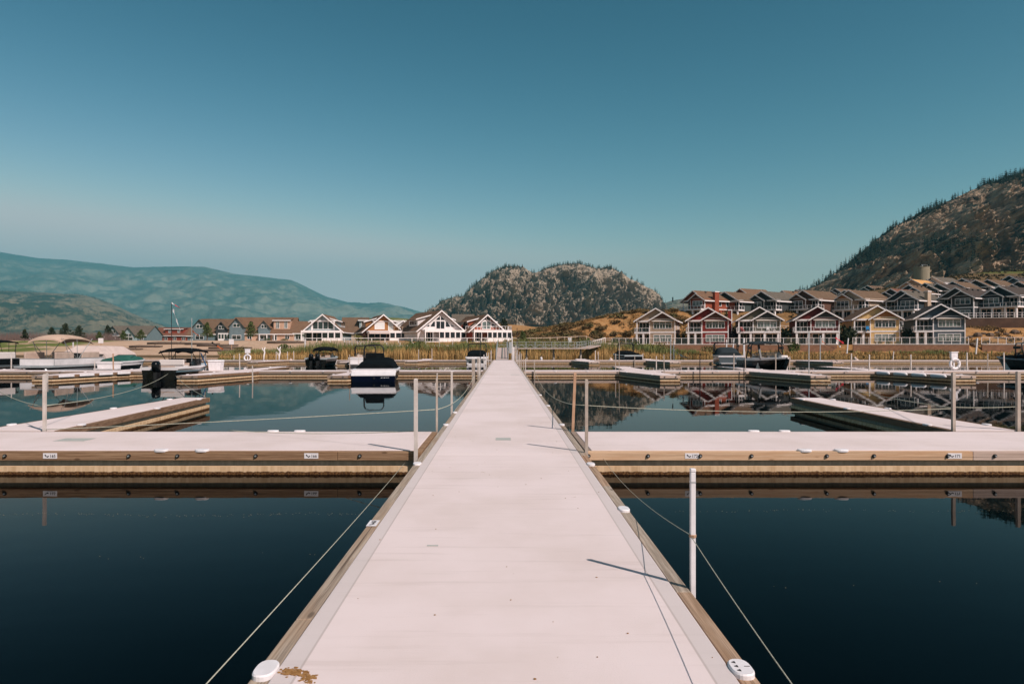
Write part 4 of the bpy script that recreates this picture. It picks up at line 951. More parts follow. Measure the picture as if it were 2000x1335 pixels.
    if full: b.box(-w - .45, bx - .002, -.503, rec - .002, fh - .28, fh)
    h.put('balcony_slab', b, WT)
    h.rail([(-w - .4, rec - .1), (-w - .4, y0 + .06), (x1 - .06, y0 + .06)] + ([(x1 - .06, -.6)] if full else []), fh, .95, 1.25)
    if full == 0: cols = [(-w + .05, -.55), ((-w + bx)/2 + .1, -.55)]
    else: cols = [(-w + .0, -1.45), (-w*.45, -1.45), (w*.22, -1.45), (w - .55, -1.45)]
    for (cx, cy) in cols:
        b = h.mb(); b.box(cx - .2, cx + .2, cy - .2, cy + .2, -under, fh - .28); h.put('column', b, WT)
    if chim:
        b = h.mb(); b.box(w + .002, w + .8, 2.4, 3.9, -.3, peak - .5); c = h.put('chimney', b, SD[side or wall])
        b = h.mb(); b.box(w - .05, w + .88, 2.32, 3.98, peak - .5, peak - .3); h.put('cap', b, WT, c)
        if lod == 0:
            b = h.mb()
            for yy in (2.39, 3.79): b.box(w + .802, w + .85, yy, yy + .12, -.3, peak - .5)
            b.box(w + .68, w + .801, 2.33, 2.398, -.3, peak - .5); h.put('trim', b, WT, c)
    return h
GF = 'lakefront houses above the brick wall'
def zt(x, y): return ground_z(x, y)
FR = [(1281, 149, -19, dict(wall='beige', gable='brown', roof='tan'), 'beige two-storey house with a tan roof, leftmost above the brick retaining wall'),
      (1383, 146, -17, dict(wall='red', gable='brown', roof='brown', chim=True), 'dark red two-storey house with a red side chimney and white trim'),
      (1483, 144, -15, dict(wall='olive', gable='charcoal', roof='grey', full=1), 'olive grey house with a full-width glass balcony on white columns'),
      (1596, 141.5, -16, dict(wall='maroon', gable='charcoal', roof='dark', full=1), 'maroon house with a full-width glass balcony on white columns'),
      (1712, 139, -14, dict(wall='yellow', gable='ochre', roof='brown'), 'warm yellow two-storey house with white trim and corner balcony'),
      (1836, 134, -19, dict(wall='blue', gable='navy', roof='dark'), 'dark blue-grey house with white trim, rightmost above the brick wall')]
for px, y, rz, kw, lab in FR: lake_house(lab, PX(px, y), y, 1.9, R(rz), group=GF, peak=7.75, **kw)
# hillside row behind
GB = 'hillside houses on the second terrace'
SR = [(1356, 180, -60, dict(wall='brick', gable='brown', roof='brown', chim=True, full=1, side='brick'), 'brick red hillside house with a brown roof, chimney and large deck, leftmost of its row', 567),
      (1417, 182, -54, dict(wall='green', roof='tan', mirror=True), 'dark green twin-gabled hillside house right of the brick red house', 569),
      (1489, 181, -56, dict(wall='charcoal', roof='grey', mirror=True), 'charcoal twin-gabled hillside house above the olive house', 568),
      (1570, 179, -58, dict(wall='brown', roof='tan', mirror=True, full=1), 'dark brown twin-gabled hillside house above the maroon house', 566),
      (1660, 176, -61, dict(wall='tan', gable='ochre', roof='tan', mirror=True, full=1), 'tan twin-gabled hillside house with ochre gables and broad tan roof', 566),
      (1762, 171, -60, dict(wall='navy', roof='grey', full=1, chim=True, side='tan'), 'navy hillside house with chimney above the yellow house', 566),
      (1868, 168, -60, dict(wall='charcoal', roof='dark'), 'charcoal hillside house behind dark shrubs, above the blue-grey house', 561),
      (1953, 163, -62, dict(wall='navy', roof='dark', mirror=True, full=1), 'navy twin-gabled hillside house at the right picture edge', 558)]
for px, y, rz, kw, lab, py in SR:
    zz = PZ(py, y) - 7.66; lake_house(lab, PX(px, y), y, zz, R(rz), group=GB, lod=1, under=3.5, **kw)
# upper rows: mostly roofs
UP = [(1447, 563, 'rust', 'brown'), (1530, 567, 'brown', 'brown'), (1556, 565, 'green', 'dark'), (1632, 563, 'brown', 'tan'), (1652, 566, 'charcoal', 'tan'), (1695, 557, 'navy', 'tan'), (1741, 563, 'charcoal', 'rust'), (1776, 556, 'charcoal', 'tan'),
      (1782, 545, 'peach', 'ply'), (1822, 540, 'white', 'grey'), (1808, 552, 'green', 'grey'), (1832, 553, 'charcoal', 'dark'), (1862, 549, 'navy', 'tan'), (1880, 543, 'charcoal', 'dark'), (1907, 546, 'charcoal', 'tan'), (1930, 545, 'green', 'tan'), (1972, 538, 'navy', 'dark'), (1990, 549, 'charcoal', 'brown'), (2012, 542, 'charcoal', 'dark')]
RN = {'brown': 'brown', 'tan': 'tan', 'dark': 'dark grey', 'rust': 'rust red', 'ply': 'bare orange plywood', 'grey': 'pale grey'}
UL = ['rust-sided house with brown roof peeking over the charcoal hillside house', 'brown-roofed house peeking between the charcoal and dark brown hillside houses', 'dark-roofed green house behind the dark brown hillside house',
      'tan-roofed brown house behind the dark brown and tan hillside houses', 'tan-roofed charcoal house just behind the tan hillside house', 'navy-gabled house with broad tan roof high behind the tan hillside house', 'charcoal house with rust red roof behind the navy chimney house', 'charcoal-gabled house with tan roof below the orange plywood roof',
      'house with bare orange plywood roof below the water tank', 'white house with pale grey roof right below the water tank', 'green-gabled house with pale grey roof right of the orange plywood roof', 'charcoal house with dark grey roof left of the tall narrow house', 'navy-gabled house with tan roof behind the right-hand hillside houses', 'charcoal house with dark grey roof under the green slope line', 'charcoal-gabled house with tan roof and wide front windows', 'green-gabled house with tan roof near the right edge', 'navy house with dark grey roof, highest at the right picture edge', 'charcoal house with brown roof at the right picture edge', 'charcoal house with dark grey roof cut by the right picture edge']
for k, (px, py, wl, rf) in enumerate(UP):
    best = None
    for q in range(0, 150):
        y = 196 + q; e_ = abs(ground_z(PX(px, y), y) - .6 + 7.66 - PZ(py, y))
        if best is None or e_ < best[0]: best = (e_, y)
    y = best[1]; zz = PZ(py, y) - 7.66
    lake_house(UL[k], PX(px, y), y, zz, R(-56 - 8*hr.random()), wl, rf, mirror=k % 3 != 1, lod=1, group='upper hillside houses', under=5, awn=False, full=0)

# ------------------------------------------------------------------ houses on the left shore
def chalet(label, px, y, rz, W, slope, eave, wall, gwall, roof, kind, sun_x, D=14, group='gabled beach houses', z=2.9, peak_py=None, dl=1, dr=1):
    x = PX(px, y); h = H('house', label, 'house', x, y, z, rz, False, group); w = W/2; peak = eave + slope*w; ov = .55; wm, gm, rm = SD[wall], SD[gwall], RT[roof]; t = .18
    zr = lambda q: peak - slope*abs(q)
    b = h.mb(); b.box(-w, w, 0, D, -1, eave - .001); h.put('wall', b, wm)
    b = h.mb(); b.gab([(-w, eave), (w, eave), (0, peak - .02)], 0, D); h.put('gable_wall', b, gm)
    b = h.mb(); Wv = w + ov
    b.gab([(-Wv, zr(Wv)), (0, peak), (0, peak + t), (-Wv, zr(Wv) + t)], -.9, D + .4); b.gab([(0, peak), (Wv, zr(Wv)), (Wv, zr(Wv) + t), (0, peak + t)], -.9, D + .4); ro = h.put('roof', b, rm)
    b = h.mb()
    for s in (-1, 1): b.gab([(s*Wv, zr(Wv) - .12), (0, peak - .12), (0, peak + t + .03), (s*Wv, zr(Wv) + t + .03)], -.98, -.902); b.box(*sorted((s*Wv - s*.002, s*(Wv + .1))), -.9, D + .4, zr(Wv) - .08, zr(Wv) + t)
    h.put('bargeboard', b, WT)
    for s, on in ((-1, dl), (1, dr)):          # shed dormers
        if not on: continue
        xi = w*.18; xo = w*.80; zi = zr(xi) - .05; zo = zi - .28*(xo - xi); y0, y1 = 3.2, 9.5
        b = h.mb(); b.gab([(s*xi, zi - .02), (s*xo, zo - .02), (s*xo, zr(xo) - .1)], y0, y1); d = h.put('dormer', b, gm)
        b = h.mb(); b.gab([(s*(xi - .1), zi + .04), (s*(xo + .6), zo - .17), (s*(xo + .6), zo - .02), (s*(xi - .1), zi + .19)], y0 - .45, y1 + .4); h.put('dormer_roof', b, rm, d)
        b = h.mb(); b.gab([(s*(xi - .1), zi - .02), (s*(xo + .6), zo - .23), (s*(xo + .6), zo + .02), (s*(xi - .1), zi + .23)], y0 - .53, y0 - .452); h.put('bargeboard', b, WT, d)
        T = Matrix.Translation((s*xo, 0, 0)) @ Matrix.Rotation(R(90*s), 4, 'Z'); u0, u1 = (y0 + .8, y1 - .8) if s > 0 else (-(y1 - .8), -(y0 + .8))
        h.win(u0, u1, zr(xo) + .45, max(zr(xo) + .9, zo - .35), 0, 4, False, PANES[0], T)
    # glazing of the gable
    zf = eave + .35
    if kind == 'band':
        h.win(-2.5, 2.5, zf + .15, zf + 1.95, 0, 4, False, PANES[1]); b = h.mb(); b.box(-3.3, 3.3, -.12, -.002, zf + 2.08, zf + 2.34); b.box(-2.95, -2.62, -.1, -.003, zf - .2, zf + 2.07); b.box(2.62, 2.95, -.1, -.003, zf - .2, zf + 2.07); h.put('trim', b, WT)
    elif kind == 'blind':
        h.win(-2.0, .3, zf + .2, zf + 1.75, 0, 1, False, mat('white_blind', (.62, .60, .58), .6)); h.win(1.4, 2.5, zf - .1, zf + 1.9, 0, 1, False, mat('pale_door', (.5, .52, .5), .5)); b = h.mb(); b.box(-2.6, 2.9, -.1, -.002, zf + 2.0, zf + 2.2); h.put('trim', b, WT)
    else:
        zc = zf + .05; h.win(-1.05, 1.05, zc, zc + 1.75, 0, 2, False, PANES[0] if wall == 'white' else PANES[2])
        tp = lambda q: zr(q) - 1.15
        z2 = zc + 2.05
        for s in (-1, 1):
            h.polywin([(s*.1, z2), (s*1.05, z2), (s*1.05, z2 + .25), (s*.1, z2 + 1.0)][::s], 0)
            h.polywin([(s*1.4, zc + .45), (s*2.5, zc + .45), (s*2.5, zc + .75), (s*1.75, zc + 1.7), (s*1.4, zc + 1.7)][::s], 0)
            h.polywin([(s*2.8, zc + .45), (s*3.7, zc + .45), (s*2.8, zc + 1.05)][::s], 0)
        if kind == 'trim':
            b = h.mb()
            for s in (-1, 1): b.gab([(s*3.95, zc + .2), (s*4.3, zc + .2), (0, zr(0) - .95), (0, zr(0) - 1.3)][::s], -.055, -.0025)
            b.gab([(-1.2, zc - .1), (1.2, zc - .1), (1.2, zc + 2.0), (-1.2, zc + 2.0)], -.025, -.0022)
            h.put('trim', b, WT)
    # sunroom and porch in front
    sx0, sx1, nwin, px0 = sun_x; yd = -2.6; zt_ = eave + .05
    b = h.mb(); b.box(px0, sx1, yd, -.004, zt_ - .55, zt_); b.box(sx0, sx1, yd, -.004, -1, .75); b.box(px0, sx0 - .002, yd, -.004, -1, .06)
    for xx in [sx0] + [lerp(sx0, sx1, k/nwin) for k in range(1, nwin)] + [sx1]:
        b.box(max(xx - .14, sx0), min(xx + .14, sx1), yd, yd + .2, .75, zt_ - .551)
    b.box(sx1 - .2, sx1, yd + .2, -.004, .75, zt_ - .551)
    so = h.put('sunroom', b, WT)
    b = h.mb(); b.box(sx0 + .1, sx1 - .1, yd + .08, yd + .11, .75, zt_ - .552); h.put('pane', b, PANES[0], so)
    b = h.mb(); b.box(px0, px0 + .25, yd, yd + .25, .06, zt_ - .551); b.box(lerp(px0, sx0, .55), lerp(px0, sx0, .55) + .1, yd, yd + .1, .06, zt_ - .551); h.put('porch_post', b, WT)
    h.win(px0 + .7, sx0 - .4, .1, 2.2, 0, 3, False, PANES[3], name='patio_door')
    return h, zt_, yd
h, zt_, yd = chalet('pale blue gabled beach house with white porch and sunroom', 631, 172, R(3), 9.4, .86, 2.55, 'skyblue', 'skyblue', 'brown', 'band', (.2, 4.9, 3, -4.9), z=2.75)
h, zt_, yd = chalet('ochre brown gabled beach house with pale awning and white sunroom', 748, 172, R(20), 9.6, .84, 2.5, 'brown', 'ochre', 'brown', 'blind', (1.2, 5.6, 3, -4.2), z=2.75)
b = h.mb(); b.gabx([(-4.3, 2.0), (-2.6, 2.35), (-2.6, 2.5), (-4.35, 2.15)], -4.1, .9); b.box(-4.1, .9, -4.32, -4.25, 1.75, 2.05); h.put('awning', b, mat('pale_awning', (.62, .52, .48), .8))
h.rail([(1.3, -2.5), (5.5, -2.5), (5.5, -.1)], zt_, .95, 1.0, False, mat('rail_tan', (.5, .38, .28), .7))
h, zt_, yd = chalet('large white gabled beach house with arched gable windows and row of sunroom windows', 860, 165, R(27), 11.6, .80, 2.75, 'white', 'white', 'brown', 'tri', (-1.3, 7.0, 6, -4.9), D=17, z=2.55)
h.rail([(5.6, -2.5), (6.9, -2.5), (6.9, -.1)], zt_, .95, .8, False)
h, zt_, yd = chalet('red gabled beach house with white trimmed triangle windows and roof deck', 950, 165, R(22), 8.6, .86, 2.65, 'cherry', 'rust', 'brown', 'trim', (-.7, 5.6, 5, -4.1), D=15, z=2.6)
h.rail([(-4.0, -2.5), (5.5, -2.5), (5.5, -.1)], zt_, .95, .8, False)
# side wing of the red house
b = h.mb(); b.box(-6.2, -4.302, 5, 9, -1, 2.4); b.gab([(-6.2, 2.4), (-4.302, 2.4), (-4.302, 4.2)], 5, 9); h.put('side_wing', b, SD['cherry'])
b = h.mb(); b.gab([(-6.7, 2.1), (-4.2, 4.6), (-4.2, 4.8), (-6.7, 2.3)], 4.6, 9.4); h.put('wing_roof', b, RT['grey'])
def cottage(label, px0, px1, y, rz, dep, eave, ridge, wall, roof, wings=(), dorm=(), z=3.0, group='long beach cottages', porch=None, wins=4, gl=None, whitefront=None):
    xa, xb = PX(px0, y), PX(px1, y); L = xb - xa; h = H('house', label, 'house', (xa + xb)/2, y, z, rz, False, group); l = L/2; rm = RT[roof]; t = .18; dd = dep/2
    sl = (ridge - eave)/dd
    b = h.mb(); b.box(-l, l, 0, dep, -1, eave - .001); b.gabx([(0, eave), (dep, eave), (dd, ridge - .02)], -l, l); h.put('wall', b, SD[wall])
    b = h.mb(); b.gabx([(-.5, eave - .5*sl), (dd, ridge), (dd, ridge + t), (-.5, eave - .5*sl + t)], -l - .4, l + .4); b.gabx([(dd, ridge), (dep + .5, eave - .5*sl), (dep + .5, eave - .5*sl + t), (dd, ridge + t)], -l - .4, l + .4)
    ro = h.put('roof', b, rm)
    for k in range(max(2, int(L/3.5))): b = h.mb(); xx = -l + (k + .5)*L/max(2, int(L/3.5)); b.box(xx - .2, xx + .2, dd + .1, dd + .5, ridge, ridge + .25); h.put('roof_vent', b, SD['charcoal'], ro)
    b = h.mb(); b.box(-l - .4, l + .4, -.6, -.502, eave - .5*sl - .1, eave - .5*sl + t); h.put('gutter', b, WT)
    for (cx, hw, pk, fwd, wl) in wings:       # cross gables towards the viewer
        e2 = pk - hw*1.15; zr = lambda q: pk - 1.15*abs(q - cx)
        b = h.mb(); b.box(cx - hw, cx + hw, -fwd, dd - .002, -1, e2 - .001); b.gab([(cx - hw, e2), (cx + hw, e2), (cx, pk - .02)], -fwd, dd - .002); wg = h.put('wing', b, SD[wl])
        b = h.mb()
        for s in (-1, 1): b.gab([(cx + s*(hw + .35), e2 - .4), (cx, pk), (cx, pk + t), (cx + s*(hw + .35), e2 - .4 + t)], -fwd - .5, dd)
        h.put('wing_roof', b, rm, wg)
        b = h.mb()
        for s in (-1, 1): b.gab([(cx + s*(hw + .35), e2 - .55), (cx, pk - .15), (cx, pk + t), (cx + s*(hw + .35), e2 - .4 + t)], -fwd - .57, -fwd - .502)
        h.put('bargeboard', b, SD['charcoal'], wg)
        h.win(cx - hw*.45, cx + hw*.45, e2 - .2, e2 + .9, -fwd, 2, False, PANES[1]); h.win(cx - hw*.6, cx + hw*.6, .5, 1.9, -fwd, 2, True, PANES[0])
    for (cx, hw, wl) in dorm:
        zb = lerp(eave, ridge, .22); zt2 = lerp(eave, ridge, .80); yb = dd*.22
        b = h.mb(); b.box(cx - hw, cx + hw, yb, dd*.9, zb, zt2); dm = h.put('dormer', b, SD[wl])
        b = h.mb(); b.gabx([(yb - .5, zt2 - .1), (dd, ridge - .05), (dd, ridge + .16), (yb - .5, zt2 + .1)], cx - hw - .4, cx + hw + .4); h.put('dormer_roof', b, rm, dm)
        b = h.mb(); b.box(cx - hw - .4, cx + hw + .4, yb - .58, yb - .502, zt2 - .16, zt2 + .12); h.put('bargeboard', b, WT, dm)
        n = 1 if hw < 2 else 2
        for k in range(n):
            xx = cx + (k - (n-1)/2)*hw; h.win(xx - .5, xx + .5, zb + .5, zt2 - .35, yb, 2, False, PANES[2])
    if porch:
        x0, x1 = porch; b = h.mb(); k = max(2, round((x1 - x0)/2.2))
        for i in range(k + 1): xx = lerp(x0, x1, i/k); b.box(xx - .13, xx + .13, -1.5, -1.24, -1, eave - .6)
        b.box(x0 - .2, x1 + .2, -1.55, -.004, eave - .6, eave - .35); h.put('porch', b, WT)
    for k in range(wins):
        xx = -l + (k + .5)*L/wins
        if any(abs(xx - q[0]) < q[1] + .8 for q in wings): continue
        h.win(xx - .7, xx + .7, .6 if not porch or not (porch[0] < xx < porch[1]) else .1, 2.0, 0, 2, True, hr.choice(PANES[:2]))
    if gl:
        x0, x1 = gl; b = h.mb(); b.box(x0, x1, -1.9, -.004, -1, .7); b.box(x0, x1, -1.9, -.004, 2.3, 2.75)
        n = 4
        for k in range(n + 1): xx = lerp(x0, x1, k/n); b.box(max(x0, xx - .13), min(x1, xx + .13), -1.9, -1.7, .7, 2.299)
        so = h.put('sunroom', b, WT); b = h.mb(); b.box(x0 + .1, x1 - .1, -1.84, -1.8, .7, 2.299); h.put('pane', b, PANES[1], so)
    return h
cottage('long beach house with broad brown roof, peach dormer and pale blue end', 452, 572, 245, R(4), 12, 2.7, 8.4, 'peach', 'brown', wings=[(-8.6, 2.5, 7.9, 1.2, 'slate'), (.8, 2.0, 7.0, .6, 'slate')], dorm=[(6.6, 2.9, 'peach')], z=3.4, porch=(-.6, 4.6), wins=5)
cottage('grey-blue beach cottage with tan roof and white sunroom, left of the long brown-roofed house', 384, 455, 250, R(2), 11, 2.7, 8.0, 'slate', 'tan', wings=[(-5.2, 2.4, 7.6, .8, 'slate'), (2.6, 2.0, 6.8, .6, 'charcoal')], z=3.4, gl=(1.9, 6.2), wins=3)
cottage('red beach house with rust brown roof and white window trim', 297, 368, 320, R(-3), 12, 2.8, 6.5, 'cherry', 'rust', dorm=[(1.2, 4.4, 'cherry')], z=3.6, wins=4)
cottage('pale blue beach house with grey roof, white porch and gable, leftmost of all houses', 206, 288, 300, R(-4), 12, 2.8, 6.8, 'slate', 'grey', wings=[(-5.6, 2.3, 6.5, .8, 'slate'), (1.6, 3.2, 6.0, 1.0, 'skyblue')], z=3.5, porch=(-9, -2), wins=4)
cottage('brown-roofed house tucked behind the gap between blue and ochre beach houses', 668, 716, 205, R(8), 11, 2.8, 7.2, 'tan', 'tan', dorm=[(2.6, 1.2, 'skyblue')], z=2.9, wins=2)
cottage('low brown-roofed house behind the left side of the pale blue gabled house', 575, 606, 205, R(2), 9, 2.6, 6.0, 'white', 'brown', z=2.9, wins=2)
cottage('small grey shed beside the red beach house at its left', 366, 386, 262, R(0), 6, 2.6, 5.2, 'slate', 'brown', z=3.0, wins=1)
chalet('small peach gabled house between the ochre and white beach houses', 787, 196, R(14), 6.4, .75, 3.6, 'peach', 'peach', 'brown', 'blind', (.4, 3.2, 2, -3.2), D=10, z=2.7, dl=0, dr=0)
# long grey roof behind the white and red houses
cottage('grey-roofed house half hidden between the white and red beach houses', 885, 925, 200, R(4), 12, 2.6, 8.0, 'tan', 'grey', z=2.9, wins=1)
# ------------------------------------------------------------------ boats
def paint(name, c, r=.18, spec=.5): return mat(name, c, r, spec, var=(c[0]*.85, c[1]*.85, c[2]*.85), vs=1.5)
GEL = {'navy': paint('gelcoat_navy', (.003, .006, .018), .22, .15), 'white': paint('gelcoat_white', (.74, .70, .70), .25), 'silver': paint('gelcoat_silver', (.36, .39, .40), .3), 'black': paint('gelcoat_black', (.005, .006, .007), .22, .2),
       'slate': paint('gelcoat_slate', (.075, .095, .105), .25), 'alu': mat('brushed_aluminium', (.50, .51, .52), .35, .5, .7, var=(.40, .41, .42), vs=2), 'steelblue': paint('gelcoat_steel_blue', (.12, .20, .24), .3)}
CANV = {'black': mat('canvas_black', (.004, .0055, .0065), .9, .04, var=(.007, .0085, .0095), vs=2), 'green': mat('canvas_green', (.018, .085, .065), .8, .15, var=(.030, .11, .085), vs=2), 'beige': mat('canvas_beige', (.52, .37, .28), .8, .15, var=(.44, .31, .23), vs=1.5),
        'grey': mat('canvas_charcoal', (.025, .034, .038), .85, .08, var=(.035, .044, .048), vs=2), 'pale': mat('canvas_pale', (.58, .47, .42), .8, .15, var=(.50, .40, .36), vs=1.5)}
VINYL = mat('seat_vinyl', (.50, .38, .31), .6, .3, var=(.42, .31, .25), vs=2); VINW = mat('seat_vinyl_white', (.66, .60, .57), .5, .3)
FRAME = mat('frame_black', (.012, .012, .013), .4, .4); SHIELD = mat('windshield_tint', (.03, .045, .05), .05, .5, alpha=.55); BLUE = mat('blue_strap', (.03, .16, .34), .6)
def sect(t, L, B, H):
    q = max(0, (t - .42)/.58); b = B/2*max(.012, 1 - q**2.4)*(.95 + .05*min(1, t/.3)); sh = H*(1 + .16*t*t)
    u = max(0, (t - .5)/.5); cz = .06 + .55*H*u**2; kz = -.28 + (.28 + H*.62)*max(0, (t - .55)/.45)**2.2; cx = b*(.90 - .28*u)
    y = L*t; yk = y - .10*L*u*u
    return b, sh, cx, cz, kz, y, yk
def hull_mb(L, B, H, n=14):
    m = MB(); rows = []
    for i in range(n + 1):
        t = i/n; b, sh, cx, cz, kz, y, yk = sect(t, L, B, H); mx = lerp(cx, b, .55); mz = lerp(cz, sh, .5); ym = lerp(yk, y, .5)
        rows.append([(-b, y, sh), (-mx, ym, mz), (-cx, yk, cz), (0, yk, kz), (cx, yk, cz), (mx, ym, mz), (b, y, sh)])
    m.grid(rows, flip=True); o = len(m.v); m.add(rows[0], [tuple(range(7))]); return m
def deck_mb(L, B, H, inner=.17, t1=.60, n=14, dz=0.0):
    m = MB(); top = []
    for i in range(n + 1):
        t = i/n; b, sh, *_r, y, yk = sect(t, L, B, H); w_ = inner if t < t1 else inner + (b - inner)*min(1, (t - t1)/.06); w_ = min(w_, b*.999)
        top.append([(-b - .03, y, sh - .06), (-b - .03, y, sh + .02), (-b + .04, y, sh + .05), (-b + w_, y, sh + .04 + dz), (b - w_, y, sh + .04 + dz), (b - .04, y, sh + .05), (b + .03, y, sh + .02), (b + .03, y, sh - .06)])
    for i in range(n):
        for k in range(7):
            if k == 3 and (i + .5)/n < t1 + .05: continue
            a, c = top[i], top[i+1]; m.add([a[k], a[k+1], c[k+1], c[k]], [(0, 3, 2, 1)])
    b, sh, *_r, y, yk = sect(0, L, B, H); m.box(-b - .03, b + .03, -.03, .16, sh - .12, sh + .045)
    return m
def floor_mb(L, B, H, t1=.64):
    m = MB(); m.box(-B*.40, B*.40, .16, L*t1, .12, .16)
    for s in (-1, 1): m.box(*sorted((s*B*.40, s*B*.43)), .16, L*t1, .12, H)
    m.box(-B*.40, B*.40, L*t1, L*t1 + .05, .12, H*1.03); return m
def cover_mb(L, B, H, peak=.55, hump=.62, t1=.72, t0=.05, flat=.75, n=16):
    m = MB(); rows = []
    for i in range(n + 1):
        t = lerp(t0, t1, i/n); b, sh, *_r, y, yk = sect(t, L, B, H); e = max(0, math.sin(math.pi*min(1, max(0, (t - t0)/(t1 - t0)))*.90 + .16))**.30
        h_ = peak*e*(.72 + .34*math.exp(-((t - hump)/.12)**2)) + .02*nz(t*9, B)
        w_ = b*.96; row = []
        for k in range(9):
            u = -1 + k/4; row.append((u*w_, y, sh + .03 + h_*(1 - abs(u)**(3.4/(1 - flat*.55)))**.8 + .012*nz(u*5, t*12)))
        row[0] = (-w_ - .06, y, sh - .05); row[-1] = (w_ + .06, y, sh - .05); rows.append(row)
    m.grid(rows, flip=True); m.add(rows[0], [tuple(range(8, -1, -1))]); m.add(rows[-1], [tuple(range(9))]); return m
def arch_pts(w_, y, z0, z1, lean=0, r=.28, n=5):
    p = [(-w_, y, z0), (-w_*.97, y + lean*.6, lerp(z0, z1, .62))]
    for k in range(n + 1): a = math.pi - math.pi/2*k/n; p.append((-w_*.97 + r + r*math.cos(a), y + lean*(.62 + .38*k/n), z1 - r + r*math.sin(a)))
    q = [(-a, b, c) for a, b, c in reversed(p)]; return p + q
def canopy(parent, x0, x1, y0, y1, z, m, crown=.14, drop=.16, fr=None, zb=.6, legs=True, tiltz=0.0):
    b = MB(); rows = []; n = 8
    for i in range(n + 1):
        t = i/n; row = []
        for j in range(7):
            u = -1 + j/3; zz = z + crown*(1 - u*u)*(.6 + .4*math.sin(math.pi*t)) - drop*(abs(2*t - 1)**4) + tiltz*(t - .5) - (.05 if abs(u) == 1 else 0)
            row.append((lerp(x0, x1, (u + 1)/2), lerp(y0, y1, t), zz))
        rows.append(row)
    b.grid(rows); b.grid([[(p[0], p[1], p[2] - .03) for p in r] for r in rows], flip=True)
    for r in (rows[0], rows[-1]): b.grid([[p for p in r], [(p[0], p[1], p[2] - .09) for p in r]]); 
    for k in (0, -1): b.grid([[r[k] for r in rows], [(r[k][0], r[k][1], r[k][2] - .07) for r in rows]])
    c = b.build('bimini_canopy', m, parent, smooth=True)
    if legs:
        ym = (y0 + y1)/2
        for xx in (x0 + .04, x1 - .04):
            b = MB()
            for (ya, yb) in ((ym - .15, y0 + .1), (ym + .1, y1 - .1), (ym, ym + .05), (ym + .9, y1 - .35)): b.tube([(xx, ya, zb), (xx, yb, z - .06)], .022, 6)
            b.build('bimini_frame', fr or FRAME, parent)
    return c
def outboard(parent, x, y, z, tilt=0, s=1.0, leg=True):
    o = MB(); T = Matrix.Translation((x, y, z)) @ Matrix.Rotation(tilt, 4, 'X') @ Matrix.Scale(s, 4); o.T = T
    rows = []
    for (zz, hx, y0, y1) in ((.0, .13, -.34, .02), (.10, .185, -.46, .08), (.34, .20, -.52, .08), (.52, .185, -.50, .05), (.62, .12, -.40, -.02), (.64, .02, -.3, -.15)):
        ym = (y0 + y1)/2; ly = (y1 - y0)/2; rows.append([(hx*math.copysign(abs(math.cos(a))**.6, math.cos(a)), ym + ly*math.copysign(abs(math.sin(a))**.6, math.sin(a)), zz) for a in [6.2832*k/14 for k in range(15)]])
    o.grid(rows); m = o.build('outboard_motor', GEL['black'], parent, smooth=True)
    l = MB(); l.T = T; l.hexa([(-.06, -.36, -.75), (.06, -.36, -.75), (.05, -.05, -.75), (-.05, -.05, -.75)], [(-.11, -.34, .0), (.11, -.34, .0), (.10, .0, .0), (-.10, .0, .0)])
    l.box(-.15, .15, -.52, -.02, -.50, -.47); l.tube([(0, -.45, -.72), (0, -.1, -.72), (0, .12, -.70)], [.09, .085, .02], 8); l.box(-.12, .12, -.02, .16, -.3, .05)
    l.build('motor_leg', FRAME, m)
    p = MB(); p.T = T
    for k in range(3):
        a = k*2.094; p.add([(0, -.47, -.72), (.17*math.cos(a - .35), -.45, -.72 + .17*math.sin(a - .35)), (.19*math.cos(a), -.48, -.72 + .19*math.sin(a)), (.17*math.cos(a + .35), -.51, -.72 + .17*math.sin(a + .35))], [(0, 1, 2, 3), (3, 2, 1, 0)])
    p.build('propeller', M['steel'], m)
def windshield(parent, L, B, H, t=.58, h=.42, rake=.45):
    f = MB(); g = MB(); b, sh, *_r, y, yk = sect(t, L, B, H); w_ = b*.86; z = sh + .03
    P = [(-w_, y - 1.1, z), (-w_*.92, y, z), (-w_*.35, y + .32, z), (w_*.35, y + .32, z), (w_*.92, y, z), (w_, y - 1.1, z)]
    Q = [(-w_*.95, y - 1.35, z + h*.45), (-w_*.84, y - rake, z + h), (-w_*.32, y + .32 - rake, z + h), (w_*.32, y + .32 - rake, z + h), (w_*.84, y - rake, z + h), (w_*.95, y - 1.35, z + h*.45)]
    for k in range(5): g.add([P[k], P[k+1], Q[k+1], Q[k]], [(0, 1, 2, 3)])
    f.tube(Q, .022, 6); f.tube(P, .018, 6)
    for a, c in zip(P, Q): f.tube([a, c], .018, 6)
    o = f.build('windshield_frame', FRAME, parent); g.build('windshield_glass', SHIELD, o)
